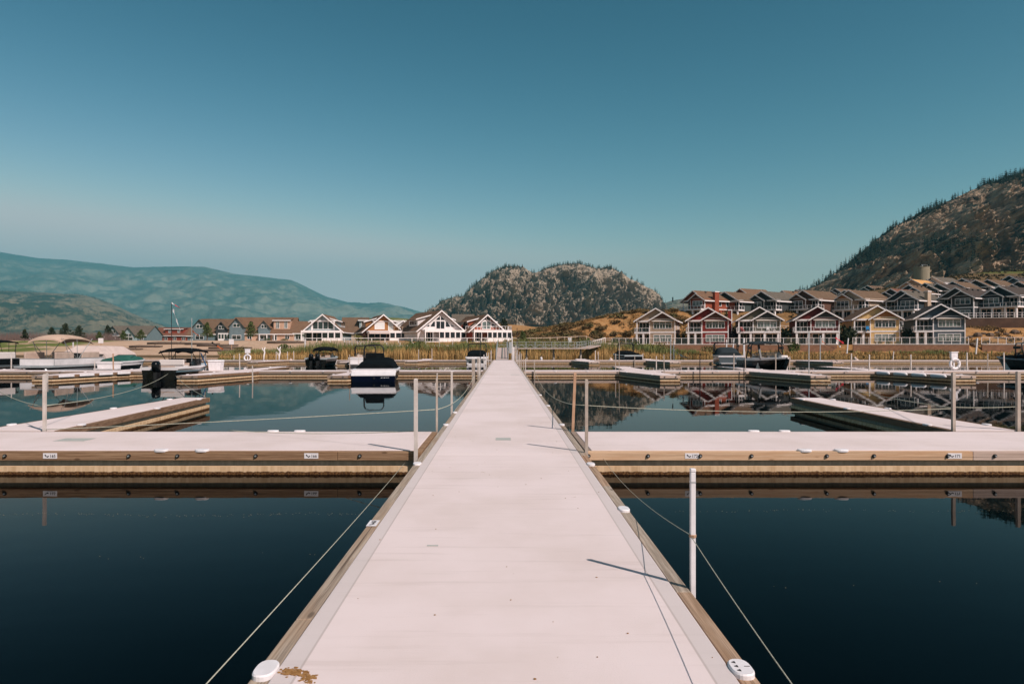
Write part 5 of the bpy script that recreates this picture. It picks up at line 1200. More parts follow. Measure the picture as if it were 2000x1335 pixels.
def runabout(label, x, y, rz, L, B, H, hull='white', deck='white', lower=None, upper=None, cover=None, arch=None, tower=None, shield=True, motor=0, plat=True, seats=True, group='motorboats moored in the berths', peak=.55, hump=.62, t1=.72, name='motorboat', stripe=None, coverT0=.05):
    e = empty(name, label, 'boat', (x, y, WATER), rz, group)
    hb = hull_mb(L, B, H); hb.build('hull', GEL[hull], e, smooth=True)
    if lower:
        s = MB(); rows = []
        for i in range(15):
            t = i/14; b, sh, cx, cz, kz, yy, yk = sect(t, L, B, H); rows.append([(cx + .008, yk, cz - .01), (lerp(cx, b, .55) + .012, lerp(yk, yy, .5), lerp(cz, sh, .5)), (lerp(cx, b, .64) + .012, lerp(yk, yy, .6), lerp(cz, sh, .6))])
        for q in (-1, 1):
            r2 = [[(q*p[0], p[1], p[2]) for p in r] for r in rows]; s.grid(r2, flip=q > 0)
        s.build('hull_band', GEL[lower], e, smooth=True)
    if upper:
        s = MB()
        for q in (-1, 1):
            rr = []
            for i in range(15):
                b, sh, cx, cz, kz, yy, yk = sect(i/14, L, B, H); rr.append([(q*(lerp(cx, b, .86) + .014), lerp(yk, yy, .85), lerp(cz, sh, .86)), (q*(b + .012), yy, sh)])
            s.grid(rr, flip=q > 0)
        s.build('hull_band', GEL[upper], e, smooth=True)
    if stripe:
        s = MB()
        for q in (-1, 1):
            rr = []
            for i in range(13):
                t = i/13; b, sh, cx, cz, kz, yy, yk = sect(t, L, B, H); rr.append([(q*(lerp(cx, b, .62 + .1*k) + .016), lerp(yk, yy, .65 + .1*k), lerp(cz, sh, .60 + .14*k - .05*math.sin(t*3))) for k in (0, 1)])
            s.grid(rr, flip=q > 0)
        s.build('side_stripe', GEL[stripe], e)
    deck_mb(L, B, H).build('gunwale_deck', GEL[deck], e)
    floor_mb(L, B, H).build('cockpit_liner', VINW, e)
    if plat: m = MB(); m.poly([(-B*.42, -.62), (B*.42, -.62), (B*.46, -.5), (B*.46, -.031), (-B*.46, -.031), (-B*.46, -.5)], .20, .27); m.build('swim_platform', GEL[deck], e)
    if seats and not cover:
        m = MB(); m.box(-B*.36, B*.36, .2, .75, .16, .55); m.box(-B*.36, B*.36, .2, .34, .551, H + .12); m.build('bench_seat', VINYL, e, bevel=.03)
        for s in (-1, 1): m = MB(); m.box(s*B*.22 - .26, s*B*.22 + .26, L*.38, L*.46, .16, .6); m.box(s*B*.22 - .26, s*B*.22 + .26, L*.36, L*.385, .601, H + .25); m.build('seat', VINYL, e, bevel=.03)
        m = MB(); m.box(B*.08, B*.38, L*.52, L*.57, .16, H + .08); m.build('helm_console', FRAME, e)
    if shield and not (cover and t1 > .66 and peak > .45): windshield(e, L, B, H)
    if cover: cover_mb(L, B, H, peak, hump, t1, coverT0).build('cover', CANV[cover], e, smooth=True)
    if arch: 
        z, ya, lean, rr = arch; m = MB(); w_ = B*.43; m.tube(arch_pts(w_, ya, H, z, lean, .25), rr, 7); m.tube(arch_pts(w_*.97, ya + .12, H, z + .02, lean + .1, .25), rr*.6, 6); m.build('arch_frame', FRAME, e, smooth=True)
    if tower:
        z, ya, lean, top = tower; m = MB(); w_ = B*.47
        for dy in (0, .55): m.tube(arch_pts(w_, ya + dy*1.7, H + .02, z, lean - dy*.9, .22), .045, 7)
        for s in (-1, 1): m.tube([(s*w_*.97, ya + .25 + lean*.3, lerp(H, z, .5)), (s*w_*.97, ya + .7 + lean*.2, lerp(H, z, .3))], .035, 6)
        tw = m.build('tower', FRAME, e, smooth=True)
        if top: 
            canopy(e, -w_ + .1, w_ - .1, ya + lean - 1.5, ya + lean + .9, z + .10, CANV[top], .08, .05, legs=False)
        for s in (-1, 1): m = MB(); m.box(s*w_ - .06, s*w_ + .06, ya + lean - .1, ya + lean + .5, z - .42, z - .22); m.build('board_rack', FRAME, e)
    for k in range(motor): outboard(e, (k - (motor - 1)/2)*.62, -.12, H - .22)
    m = MB(); m.tube([(-.02, L*.99, H*1.14), (0, L*.9, H*1.26), (.02, L*.8, H*1.2)], .015, 5); m.build('bow_rail', M['steel'], e)
    return e
e = runabout('navy boat under a black mooring cover with white deck band, stern towards the viewer', -7.15, 37.55, R(5), 5.6, 2.5, .62, 'navy', 'white', cover='black', peak=.60, hump=.70, t1=.86, plat=False, coverT0=.11)
m = MB(); m.tube([(p[0] - .45, p[1], p[2]) for p in arch_pts(.62, 4.4, .8, 2.0, .1, .3)], .035, 7); m.tube([(p[0] - .45, p[1], p[2]) for p in arch_pts(.60, 4.55, .8, 2.02, .15, .3)], .022, 6); m.build('arch_frame', FRAME, e, smooth=True)
m = MB(); m.hexa([(-1.0, 3.7, .9), (.28, 3.7, .9), (.28, 4.7, .9), (-1.0, 4.7, .9)], [(-.88, 3.85, 1.52), (.2, 3.85, 1.52), (.15, 4.5, 1.48), (-.8, 4.5, 1.48)]); m.build('windshield_cover', CANV['black'], e, bevel=.06)
m = MB(); m.gabx([(-.42, .30), (.6, .60), (.6, .69), (.1, .66), (-.42, .38)], -1.2, 1.2); m.build('stern_deck', GEL['white'], e, bevel=.03)
m = MB(); m.hexa([(-1.16, -.36, -.05), (1.16, -.36, -.05), (1.16, .05, -.05), (-1.16, .05, -.05)], [(-1.19, -.40, .299), (1.19, -.40, .299), (1.19, .05, .299), (-1.19, .05, .299)]); m.build('transom', GEL['navy'], e, bevel=.04)
m = MB()
for k, w_ in enumerate((.05, .03, .06, .03, .04, .06)): m.box(.42 + .075*k, .42 + .075*k + w_, -.412, -.398, .20 + .01*(k % 2), .235)
m.build('lettering', GEL['white'], e)
m = MB(); m.tube([(.05, -.39, .20), (.05, -.42, .20)], .06, 12); m.build('stern_fitting', FRAME, e)
e = runabout('dark motorboat with black bimini top and black outboard, berthed left of a finger dock', -20.0, 39.6, R(0), 6.0, 2.1, .66, 'alu', 'white', lower='black', motor=1, plat=False, stripe='steelblue', name='motorboat')
canopy(e, -1.0, 1.0, 1.9, 4.3, 1.72, CANV['black'], .12, .12, zb=.85)
m = MB(); m.hexa([(-.9, -.05, -.1), (.9, -.05, -.1), (.9, .1, -.1), (-.9, .1, -.1)], [(-.99, -.05, .54), (.99, -.05, .54), (.99, .1, .54), (-.99, .1, .54)]); m.build('transom', GEL['black'], e)
m = MB(); m.box(-.75, .75, 1.5, 2.1, .55, .78); m.box(-.75, .75, 1.45, 1.58, .78, 1.12); m.build('seat', VINW, e, bevel=.04)
for q in (-.9, .2): m = MB(); m.box(q, q + .7, 2.9, 3.5, .2, 1.15); m.build('seat', FRAME, e, bevel=.05)
m = MB(); m.bar((1.02, 3.9, .7), (1.0, 3.2, 1.5), .07, .02); m.build('strap', BLUE, e)
runabout('white boat with green mooring cover and dark hull band, beside the beige pontoon boat', -29.5, 51, R(2), 5.2, 1.9, .74, 'white', 'white', lower='black', cover='green', peak=.42, hump=.45, t1=.80)
e = runabout('dark boat with black bimini and tilted outboards between the second and third docks', -17.6, 63.8, R(-3), 5.8, 2.15, .78, 'black', 'silver', motor=2, plat=False)
canopy(e, -.95, .95, 2.0, 4.0, 1.75, CANV['black'], .12, .25, zb=.85)
runabout('white boat with folded black arch frame behind the navy covered boat', -13.4, 64.0, R(2), 6.2, 2.4, .82, 'white', 'white', arch=(1.95, 2.6, -.2, .05), shield=True)
e = runabout('white boat with black cover and upright black bow frame, moored against the pier', -2.72, 68.2, R(1), 5.4, 2.25, .80, 'white', 'white', cover='black', peak=.62, hump=.5, t1=.8, arch=(2.15, 2.2, .2, .05), plat=False)
m = MB(); m.box(-.95, .95, -.28, -.031, .62, .75); m.build('stern_deck', GEL['white'], e, bevel=.02)
m = MB()
for k in range(4): m.box(-.78 + .42*k, -.5 + .42*k, -.02, -.004, .22, .40)
m.build('stern_fitting', FRAME, e)
runabout('dark-hulled boat with silver stripe and black cover, right of the pier, third dock', 14.7, 77.2, R(12), 5.6, 2.3, .86, 'black', 'silver', cover='black', peak=.45, hump=.5, stripe='silver', arch=(2.2, 2.5, -.2, .06))
runabout('grey wakeboard boat with charcoal cover and black tower, stern towards the viewer', 22.2, 66.6, R(-8), 6.2, 2.5, .95, 'slate', 'white', cover='grey', peak=.75, hump=.45, t1=.78, tower=(2.25, 2.6, .0, None), coverT0=.12)
e = runabout('black and white wakeboard boat with grey tower canopy, bow towards the right dock', 19.05, 52.6, R(180), 6.7, 2.45, .98, 'black', 'white', upper='white', tower=(2.12, 2.2, .5, 'grey'), shield=True)
m = MB(); m.box(-1.0, -.5, 4.0, 4.5, .95, 1.28); m.build('seat', VINW, e, bevel=.06)
m = MB(); m.bar((1.0, 4.7, 1.0), (1.0, 4.2, 2.05), .12, .12); m.bar((1.0, 3.9, 2.05), (1.0, 4.7, 2.05), .5, .06); m.build('speaker_mast', FRAME, e)
runabout('black covered boat with silver tower frame, cut by the right picture edge', 38.0, 46.2, R(0), 6.4, 2.45, .95, 'black', 'slate', cover='black', peak=.35, hump=.4, t1=.82, tower=(2.15, 2.0, .6, None))
def pontoon(label, x, y, rz, L, B, panel, lower, seatm, top=None, group='pontoon boats moored on the left', topm=None, covered=None):
    e = empty('pontoon_boat', label, 'boat', (x, y, WATER), rz, group)
    for s in (-1, 1):
        m = MB(); m.tube([(s*B*.36, 0, .12), (s*B*.36, L*.86, .12), (s*B*.36, L*.95, .2), (s*B*.36, L*1.0, .34)], [.30, .30, .24, .04], 14); m.build('float_tube', GEL['alu'], e, smooth=True)
    m = MB(); m.box(-B/2, B/2, 0, L, .46, .56); m.build('deck', GEL[lower], e)
    m = MB()
    for s in (-1, 1): m.box(*sorted((s*B*.5 - s*.02, s*B*.5 - s*.06)), .35, L*.92, .60, 1.02)
    m.box(-B*.5 + .06, B*.5 - .06, L*.92 - .04, L*.92, .60, 1.02); m.box(-B*.5 + .06, -.4, .35, .39, .60, 1.02); m.box(.4, B*.5 - .06, .35, .39, .60, 1.02); m.build('side_panel', GEL[panel], e)
    m = MB(); q = B*.5 - .04
    for z in (.58, 1.05): m.tube([(-q, .35, z), (-q, L*.92, z), (q, L*.92, z), (q, .35, z)], .025, 6)
    for s in (-1, 1):
        for k in range(7): yy = lerp(.35, L*.92, k/6); m.tube([(s*q, yy, .56), (s*q, yy, 1.05)], .02, 6)
    m.build('railing', M['steel'], e)
    if not covered:
        for s in (-1, 1):
            for ya, yb in ((.58, .88), (.12, .44)): m = MB(); m.box(*sorted((s*(q - .06), s*(q - .62))), L*ya, L*yb, .56, .98); m.box(*sorted((s*(q - .06), s*(q - .2))), L*ya, L*yb, .981, 1.5); m.build('bench_seat', seatm, e, bevel=.05)
        m = MB(); m.box(-q + .1, -q + .7, L*.47, L*.55, .56, 1.4); m.build('helm_console', FRAME, e)
    outboard(e, 0, -.05, .62)
    if top: canopy(e, -B*.47, B*.47, top[0], top[1], top[2], topm, .22, .30, M['steel'], 1.05, tiltz=top[3])
    return e
e = pontoon('beige pontoon boat with raised tan canopy, white side panels and tan seats', -32.1, 53.1, R(180), 6.7, 2.45, 'white', 'silver', VINYL, (1.6, 5.4, 2.55, .10), topm=CANV['beige'])
pontoon('dark pontoon boat with black side panels and pale seats at the left picture edge', -36.6, 43.6, R(-3), 6.4, 2.5, 'black', 'slate', VINW)
e = empty('pontoon_boat', 'pale canvas-enclosed pontoon boat with sloping tarp roof behind the green covered boat', 'boat', (-38.9, 63.4, WATER), R(2), 'pontoon boats moored on the left')
for s in (-1, 1): m = MB(); m.tube([(s*.9, -.2, .12), (s*.9, 5.4, .12), (s*.9, 6.0, .3)], [.3, .3, .05], 12); m.build('float_tube', GEL['alu'], e, smooth=True)
m = MB(); m.box(-1.5, 1.5, 0, 5.6, .46, .58); m.box(-1.5, -.3, .1, .14, .58, 1.5); m.box(1.46, 1.5, .1, 5.4, .58, 1.3); m.box(-1.5, -1.46, .1, 5.4, .58, 1.3); m.build('deck', GEL['white'], e)
m = MB(); m.hexa([(-1.7, -.5, 1.35), (1.9, -.5, 1.18), (1.9, 5.5, 1.18), (-1.7, 5.5, 1.35)], [(-.9, .2, 1.95), (1.0, .2, 1.9), (1.0, 4.8, 1.9), (-.9, 4.8, 1.95)]); m.hexa([(1.2, -.3, .62), (2.2, -.3, .6), (2.2, 5.4, .6), (1.2, 5.4, .62)], [(1.5, -.3, 1.2), (1.9, -.3, 1.179), (1.9, 5.4, 1.179), (1.5, 5.4, 1.2)]); m.build('tarp_roof', CANV['pale'], e)
m = MB()
for k in range(3): m.box(-.25 + .5*k, .12 + .5*k, .08, .16, .62, 1.2)
m.build('window_panel', mat('vinyl_window', (.20, .22, .18), .2), e)
# black canopy of a boat just entering the frame at the far left
e = empty('shade_canopy', 'small black boat canopy poking in at the left picture edge', 'canopy', (-44.6, 60, .0))
canopy(e, -1.5, 1.1, -1.2, 1.2, 2.0, CANV['black'], .12, .1, zb=-.5)

# ------------------------------------------------------------------ dock furniture
def lifering(label, x, y, z0, zr_, zb0, zb1, R_=.31, r_=.085, bw=.22):
    e = empty('life_ring_stand', label, 'life ring', (x, y, 0), R(4), 'life ring stands')
    m = MB(); m.box(-.04, .04, -.04, .04, z0, zb0); m.build('stand_post', M['wpaint'], e)
    m = MB(); m.box(-bw, bw, -.09, .09, zb0, zb1); m.box(-bw - .03, bw + .03, -.12, .12, zb1, zb1 + .05); m.build('sign_box', M['white'], e, bevel=.01)
    m = MB(); m.tube([(R_*math.cos(a), -.10, zr_ + R_*math.sin(a)) for a in [6.2832*k/20 for k in range(20)]], r_, 8, closed=True); lr = m.build('life_ring', M['white'], e, smooth=True)
    m = MB()
    for k in range(4):
        a = .785 + 1.5708*k; m.tube([((R_ + q)*math.cos(a) - .0, -.10 + dy, zr_ + (R_ + q)*math.sin(a)) for q, dy in ((-r_*1.05, 0), (0, -r_*1.05), (r_*1.05, 0))], .03, 6)
    m.build('ring_strap', GEL['silver'], lr)
lifering('white life ring under a white box on the second dock, right', 29.4, 44.6, 0, .42, .78, 1.16)
lifering('white life ring and notice at the third dock, left', -28.0, 74.6, 0, .28, .78, 1.22, .33, .09, .27)
e = empty('dock_box', 'white plastic dock storage box with a lid beside the dark motorboat', 'storage box', (-18.55, 44.0, .004), R(6))
m = MB(); m.hexa([(-.34, -.38, 0), (.34, -.38, 0), (.34, .38, 0), (-.34, .38, 0)], [(-.39, -.42, .58), (.39, -.42, .58), (.39, .42, .58), (-.39, .42, .58)]); m.build('bin', M['white'], e, bevel=.02)
m = MB(); m.hexa([(-.42, -.46, .581), (.42, -.46, .581), (.42, .46, .581), (-.42, .46, .581)], [(-.38, -.42, .68), (.38, -.42, .68), (.38, .42, .68), (-.38, .42, .68)]); m.build('lid', M['white'], e, bevel=.02)
for k, (px, top) in enumerate(((515, 678), (545, 677))):
    y = 75.2; x = PX(px, y); z1 = PZ(top, y); m = MB()
    m.tube([(0, 0, 0), (.03, 0, .35*z1), (.10 if k == 0 else .12, 0, .6*z1), (.06, 0, .82*z1), (.16, 0, z1)], [.07, .075, .08, .07, .05], 8); m.tube([(.08, 0, .66*z1), (-.12, 0, .84*z1), (-.2 if k else -.16, 0, z1*.97)], [.06, .05, .035], 8)
    if k: m.tube([(.02, 0, .3*z1), (-.12, 0, .42*z1), (-.14, 0, .6*z1)], [.05, .04, .02], 7)
    m.build('mooring_whip', M['wpaint'], None, smooth=True, label=('left' if k == 0 else 'right') + ' of two white forked mooring posts on the third dock', cat='post', group='white forked mooring posts', loc=(x, y, 0))
for (px, py, y, r, lab) in ((1193, 699, 88, .26, 'pale round buoy right of the pier beyond the third dock'), (568, 698, 84, .24, 'pale round buoy left of the pier beyond the third dock'), (1673, 703, 84, .26, 'pale round buoy on the right in front of the golden reeds'), (522, 699, 80, .17, 'small pinkish buoy left of the pier, near the forked posts'), (1670, 691, 100, .22, 'small pale buoy near the reeds at the right'), (1057, 686, 100, .2, 'small white float by the reeds right of the gangway')):
    m = MB(); m.ball((0, 0, 0), r, 12, 8, 0, (1, 1, 1.05)); m.tube([(0, 0, r), (0, 0, r + .12)], .04, 6); m.build('buoy', mat('buoy_skin', (.62, .46, .38), .5) if 'pink' in lab or 'pale' in lab else M['white'], None, smooth=True, label=lab, cat='buoy', group='mooring buoys', loc=(PX(px, y), y, WATER + r*.35))
# tall thin poles with bird-scaring streamers
def pole(px, top, y, r, lab, m='postg', zb=-.6):
    b = MB(); b.tube([(0, 0, zb), (0, 0, PZ(top, y))], r, 6); b.build('tall_pole', M[m], None, label=lab, cat='pole', group='tall poles carrying streamers', loc=(PX(px, y), y, 0))
pole(335, 591, 45.2, .022, 'tall thin dark pole rising behind the dark motorboat with bimini', 'rubber'); pole(374.5, 622, 42.3, .026, 'tall grey pole at the bow of the dark motorboat', 'steel')
pole(1580, 648, 42.2, .035, 'tall grey pole on the second dock in front of the maroon house', 'steel'); pole(1602, 655, 74, .05, 'tall grey pole on the third dock in front of the maroon house', 'steel')
pole(1310, 662, 74, .05, 'tall grey pole right of the covered boat on the third dock', 'steel'); pole(1316, 665, 100, .05, 'second tall grey pole near the reeds below the beige house', 'steel'); pole(938, 652, 42.2, .03, 'tall dark fishing-rod-thin pole in front of the boat by the pier', 'rubber'); pole(1010, 640, 77, .03, 'tall dark pole right of the gangway gate', 'rubber')
pole(1367, 690, 42.2, .03, 'short dark pole by the second right finger dock', 'rubber'); pole(1453, 702, 42.3, .03, 'thin dark pole in front of the wakeboard boat', 'rubber')
STR = {'o': mat('tape_orange', (.55, .13, .04), .5), 'w': mat('tape_white', (.74, .72, .72), .4), 'k': mat('tape_black', (.012, .012, .012), .6), 'r': mat('tape_red', (.50, .035, .05), .5), 's': mat('tape_silver', (.45, .48, .48), .3)}
def streamer(lab, p, q, y0, y1, c, w_=.1, sag=.1, seg=14):
    a = Vector((PX(p[0], y0), y0, PZ(p[1], y0))); b = Vector((PX(q[0], y1), y1, PZ(q[1], y1))); m = MB(); rows = []
    for i in range(seg + 1):
        t = i/seg; c0 = a.lerp(b, t); c0.z -= sag*4*t*(1 - t); u = Vector((math.cos(i*.9)*.4, math.sin(i*.9)*.5, .8)).normalized()*w_*.5*(.7 + .3*math.sin(i*2.1)); rows.append([c0 - u, c0 + u])
    m.grid(rows); m.grid([[x + Vector((0, .01, 0)) for x in r] for r in rows], flip=True); m.build('streamer', STR[c], None, label=lab, cat='streamer', group='bird-scaring streamers strung from tall poles')
streamer('white tape streamer hanging beside the tall dark pole on the left', (338, 604), (352, 645), 45.2, 46.5, 'w', .16, .05)
streamer('short white and dark flag at the tip of the tall dark pole on the left', (335, 591), (342, 595), 45.2, 45.2, 'w', .09, .02, 6)
streamer('dark red flag blowing from the tip of the tall dark pole on the left', (342, 595), (352, 601), 45.2, 45.2, 'r', .07, .02, 6)
streamer('white flag dangling at the top of the tall grey pole on the left', (374, 622), (376, 629), 42.3, 42.3, 'w', .12, .0, 6)
streamer('red streamer slanting down from the grey pole towards the beach', (376, 646), (388, 655), 42.3, 45, 'o', .12, .02, 8)
streamer('dark streamer lying along the beach below the grey cottage', (414, 668), (424, 675), 60, 62, 'k', .18, .02, 8)
streamer('orange streamer end above the beach below the grey cottage', (424, 675), (436, 682), 62, 63, 'o', .2, .02, 8)
streamer('orange and red streamer at the maroon house', (1606, 666), (1612, 671), 74, 74, 'o', .16, .02, 6); streamer('black line of flags sloping in front of the maroon house', (1612, 671), (1630, 680), 74, 78, 'k', .06, .02, 8)
streamer('red streamer slanting beside the maroon house', (1632, 659), (1648, 670), 74, 76, 'r', .25, .02, 8); streamer('white streamer slanting below the maroon house', (1633, 668), (1642, 677), 78, 78, 'w', .2, .05, 8)
streamer('dark line sloping to the water beyond the third dock on the right', (1624, 696), (1638, 707), 74, 72, 'k', .1, .02, 8); streamer('white tape streamer slanting down to the water near the second tall pole', (1314, 681), (1344, 699), 100, 96, 's', .2, .2, 12)
# fenders on the shaded finger dock at the far right and pads on the left finger
for k in range(4):
    m = MB(); m.tube([(-.5, 0, 0), (-.4, 0, 0), (.4, 0, 0), (.5, 0, 0)], [.05, .11, .11, .05], 10); x0 = 23.2 + .3*k
    m.build('dock_fender', M['white'], None, smooth=True, label=f'white fender hanging on the flank of the third right finger dock, {ORD[k]} from its root', cat='fender', group='white fenders along the third right finger', loc=(lerp(22.9, 24.0, (k + .6)/4) - .06, lerp(42.2, 36.9, (k + .6)/4), -.07), rz=R(-78))
for k in range(4):
    m = MB(); m.box(-.5, .5, -.03, .03, -.09, .05); m.build('bumper_pad', M['white'], None, bevel=.02, label=f'white bumper pad on the flank of the third left finger dock, {ORD[k]} from its tip', cat='bumper', group='white bumper pads along the third left finger', loc=(lerp(-24.27, -23.0, (k + .5)/4) + .05, lerp(36.9, 42.2, (k + .5)/4), -.04), rz=R(77))

# ------------------------------------------------------------------ shore walls, rails, fences
def brickm():
    m, t, b = base('brown_block_wall', .9, .15); v = vec(t)
    br = t.nodes.new('ShaderNodeTexBrick'); br.inputs['Scale'].default_value = 1.0; br.inputs['Brick Width'].default_value = .45; br.inputs['Row Height'].default_value = .2; br.inputs['Mortar Size'].default_value = .012
    br.inputs['Color1'].default_value = (.30, .165, .10, 1); br.inputs['Color2'].default_value = (.22, .115, .07, 1); br.inputs['Mortar'].default_value = (.14, .08, .05, 1)
    s = t.nodes.new('ShaderNodeSeparateXYZ'); c = t.nodes.new('ShaderNodeCombineXYZ'); t.links.new(v, s.inputs[0]); t.links.new(s.outputs[0], c.inputs[0]); t.links.new(s.outputs[2], c.inputs[1]); t.links.new(c.outputs[0], br.inputs['Vector'])
    t.links.new(mixc(t, mathn(t, 'MULTIPLY', mrange(t, noise_n(t, v, .6, 4), .4, .7), .5), br.outputs[0], (.18, .10, .065)), b.inputs['Base Color']); return m
BRICK = brickm()
def wall(label, pts, z0, z1, th=.4, name='retaining_wall', m=None, cap=None):
    e = empty(name, label, 'wall'); b = MB()
    for a, c in zip(pts, pts[1:]):
        d = (Vector(c) - Vector(a)).normalized(); n = Vector((-d.y, d.x))*th
        b.poly([a, c, (c[0] + n.x, c[1] + n.y), (a[0] + n.x, a[1] + n.y)], z0, z1)
    b.build('masonry', m or BRICK, e)
    b = MB()
    for a, c in zip(pts, pts[1:]):
        d = (Vector(c) - Vector(a)).normalized(); n = Vector((-d.y, d.x))
        p = [Vector(a) - n*.05, Vector(c) - n*.05, Vector(c) + n*(th + .05), Vector(a) + n*(th + .05)]; b.poly([tuple(q) for q in p], z1 + .001, z1 + .10)
    b.build('coping', cap or WTS, e)
def railing(label, pts, z, h=1.05, step=1.45, glassy=True, m=None, name='terrace_railing', rails=(.08, 1.0), w_=.07, zf=None):
    f = MB(); g = MB(); zz = (lambda p: z) if zf is None else zf
    for a, c in zip(pts, pts[1:]):
        a, c = Vector(a), Vector(c); L = (c - a).length; n = max(1, round(L/step)); prev = None
        for k in range(n + 1):
            p = a.lerp(c, k/n); q = Vector((p.x, p.y, zz(p)))
            f.bar(q, q + Vector((0, 0, h)), w_)
            if prev is not None:
                for r_ in rails: f.bar(prev + Vector((0, 0, h*r_)), q + Vector((0, 0, h*r_)), w_*.85)
                if glassy: g.bar(prev + Vector((0, 0, h*.54)), q + Vector((0, 0, h*.54)), .02, h*.8)
            prev = q
    if glassy:
        e = empty(name, label, 'railing'); f.build('rail_frame', m or WT, e); g.build('glass_panel', RAILG, e)
    else: f.build(name, m or WT, None, label=label, cat='fence' if 'fence' in name else 'railing')
DARKBRICK = mat('dark_brown_wall', (.085, .05, .036), .9, .1, var=(.12, .072, .05), vs=.8)
W1 = [(21.6, 145.0), (44, 140.5), (66.6, 136.35)]; W2 = [(67.7, 132.2), (87.3, 128)]; W3 = [(91.2, 130.1), (105, 127.5), (130, 126)]
off = lambda P, d: [(p[0], p[1] + d) for p in P]
wall('long brown block retaining wall below the beige, red, olive and maroon houses', W1, -.3, 1.75); railing('glass railing with white posts on the long retaining wall', off(W1, .2), 1.85, 1.3)
wall('brown block retaining wall below the yellow and blue-grey houses', W2, -.3, 1.75); railing('glass railing with white posts in front of the yellow and blue-grey houses', off(W2, .2), 1.85, 1.3)
wall('brown block retaining wall at the right picture edge', W3, -.3, 1.75); railing('glass railing on the retaining wall at the right picture edge', off(W3, .2), 1.85, 1.3)
WU = [(100, 149), (122, 143), (150, 138)]
wall('upper brown retaining wall below the navy hillside house', WU, 4.6, 7.55, m=DARKBRICK); railing('open white railing on the upper retaining wall at the right', off(WU, .2), 7.65, glassy=False, rails=(.5, 1.0))
wall('brown terrace wall behind the gap between yellow and blue-grey houses', [(80, 151), (92, 148)], 2.0, 4.6); railing('white railing on the terrace wall between yellow and blue-grey houses', [(79, 151.2), (99, 149.2)], 4.7, glassy=False, rails=(.5, 1.0))
railing('white railing on the bank between olive and maroon houses', [(63, 160.2), (72, 158.5)], 5.2, glassy=False, rails=(.5, 1.0))
# white rail fences of the left shore
gz = lambda p: ground_z(p.x, p.y) - .05
FB = [(PX(595, 160), 160), (PX(700, 160), 160)]
railing('white rail fence in front of the pale blue and ochre beach houses', [(PX(592, 162), 162), (PX(700, 160), 160), (PX(995, 154), 154)], 0, 1.15, 3.2, False, name='rail_fence', rails=(.95,), w_=.16, zf=lambda p: 2.25)
railing('lower white rail fence behind the green reeds', [(PX(705, 139), 139), (PX(910, 137), 137)], 0, 1.2, 2.7, False, name='rail_fence', rails=(.5,), w_=.17, zf=lambda p: 1.0)
railing('white ramp fence sloping down between the blue and ochre beach houses', [(PX(672, 156), 156), (PX(738, 141), 141)], 0, 1.1, 1.5, False, name='rail_fence', rails=(.45, .95), w_=.14, zf=lambda p: lerp(1.9, 1.05, (156 - p.y)/15))
railing('cream rail fence climbing the golden hillside', [(PX(1000, 152), 152), (PX(1060, 156), 156), (PX(1130, 160), 160), (PX(1238, 158), 158)], 0, 1.25, 1.75, False, m=mat('fence_cream', (.58, .44, .34), .8), name='rail_fence', rails=(.9,), w_=.13, zf=gz)
railing('white walkway fence leading to the beige house', [(PX(1150, 132), 132), (PX(1182, 144.5), 144.5)], 0, 1.0, 1.6, False, name='rail_fence', rails=(.95,), w_=.14, zf=lambda p: lerp(1.3, 2.3, (p.y - 132)/12.5))
b = MB(); p0 = Vector((PX(1175, 152), 152)); 
b.bar((PX(1120, 150), 150, ground_z(PX(1120, 150), 150) + .15), (PX(1235, 156), 156, ground_z(PX(1235, 156), 156) + .25), 1.6, .25); b.build('path', mat('path_concrete', (.50, .38, .29), .9), kind='structure')
def on_ground(px, py):
    best = min((abs(VY - (ground_z(PX(px, yy), yy) - CAMZ)*F/yy - py), yy) for yy in [119 + .5*q for q in range(260)]); return PX(px, best[1]), best[1]
# driftwood logs, sand shelves and notices on the left beach
for k, (px, py, y, L, r, a) in enumerate(((285, 678, 0, 7, .30, 3), (330, 672, 0, 10, .34, -2), (425, 676, 0, 9, .30, 1), (450, 681, 0, 9, .3, 2), (395, 673, 0, 8, .28, -3), (250, 683, 0, 6, .25, 4), (430, 686, 0, 8, .25, 0), (560, 670, 0, 9, .32, 1))):
    x, y = on_ground(px, py); z = ground_z(x, y) + r*.6; d = Vector((math.cos(R(a)), math.sin(R(a)), 0)); m = MB()
    m.tube([-d*L/2, -d*L*.2 + Vector((0, 0, .05)), d*L*.25, d*L/2 + Vector((0, 0, .08))], [r*.7, r, r*.9, r*.5], 9)
    m.tube([d*L*.2, d*L*.28 + Vector((.2, .1, .55))], [r*.3, r*.1], 5)
    m.build('driftwood_log', BARK, None, smooth=True, label=['dark log lying on the sand left of the tall dark pole', 'long dark log on the sand below the red beach house', 'dark log on the sand in the middle of the beach', 'long log below the grey cottage sunroom', 'dark log near the waterline behind the dock box', 'short log at the left end of the sand', 'log by the waterline in front of the life ring', 'log along the lawn edge of the long brown-roofed house'][k], cat='log', group='logs on the beach', loc=(x, y, z))
def notice(lab, px, py, y, w_, h):
    x, z = PX(px, y), PZ(py, y); g0 = min(ground_z(x, y), z - h); e = empty('notice_board', lab, 'sign', (x, y, 0))
    m = MB(); m.box(-w_/2, w_/2, -.04, 0, z - h/2, z + h/2); m.build('board', M['white'], e); m = MB(); m.box(-.06, .06, .002, .1, g0 - .2, z + h/2); m.build('sign_post', M['posto'], e)
notice('white notice board on the beach below the grey cottage', 452, 667, 140, 1.0, 1.1); notice('white notice board on the golden slope right of the gangway', 1113, 664, 125, .65, .9); notice('white board standing behind the pontoon boat canopy', 197, 665, 150, 1.1, 1.1); notice('narrow white board behind the pontoon boat canopy', 143, 671, 120, .2, 1.2)
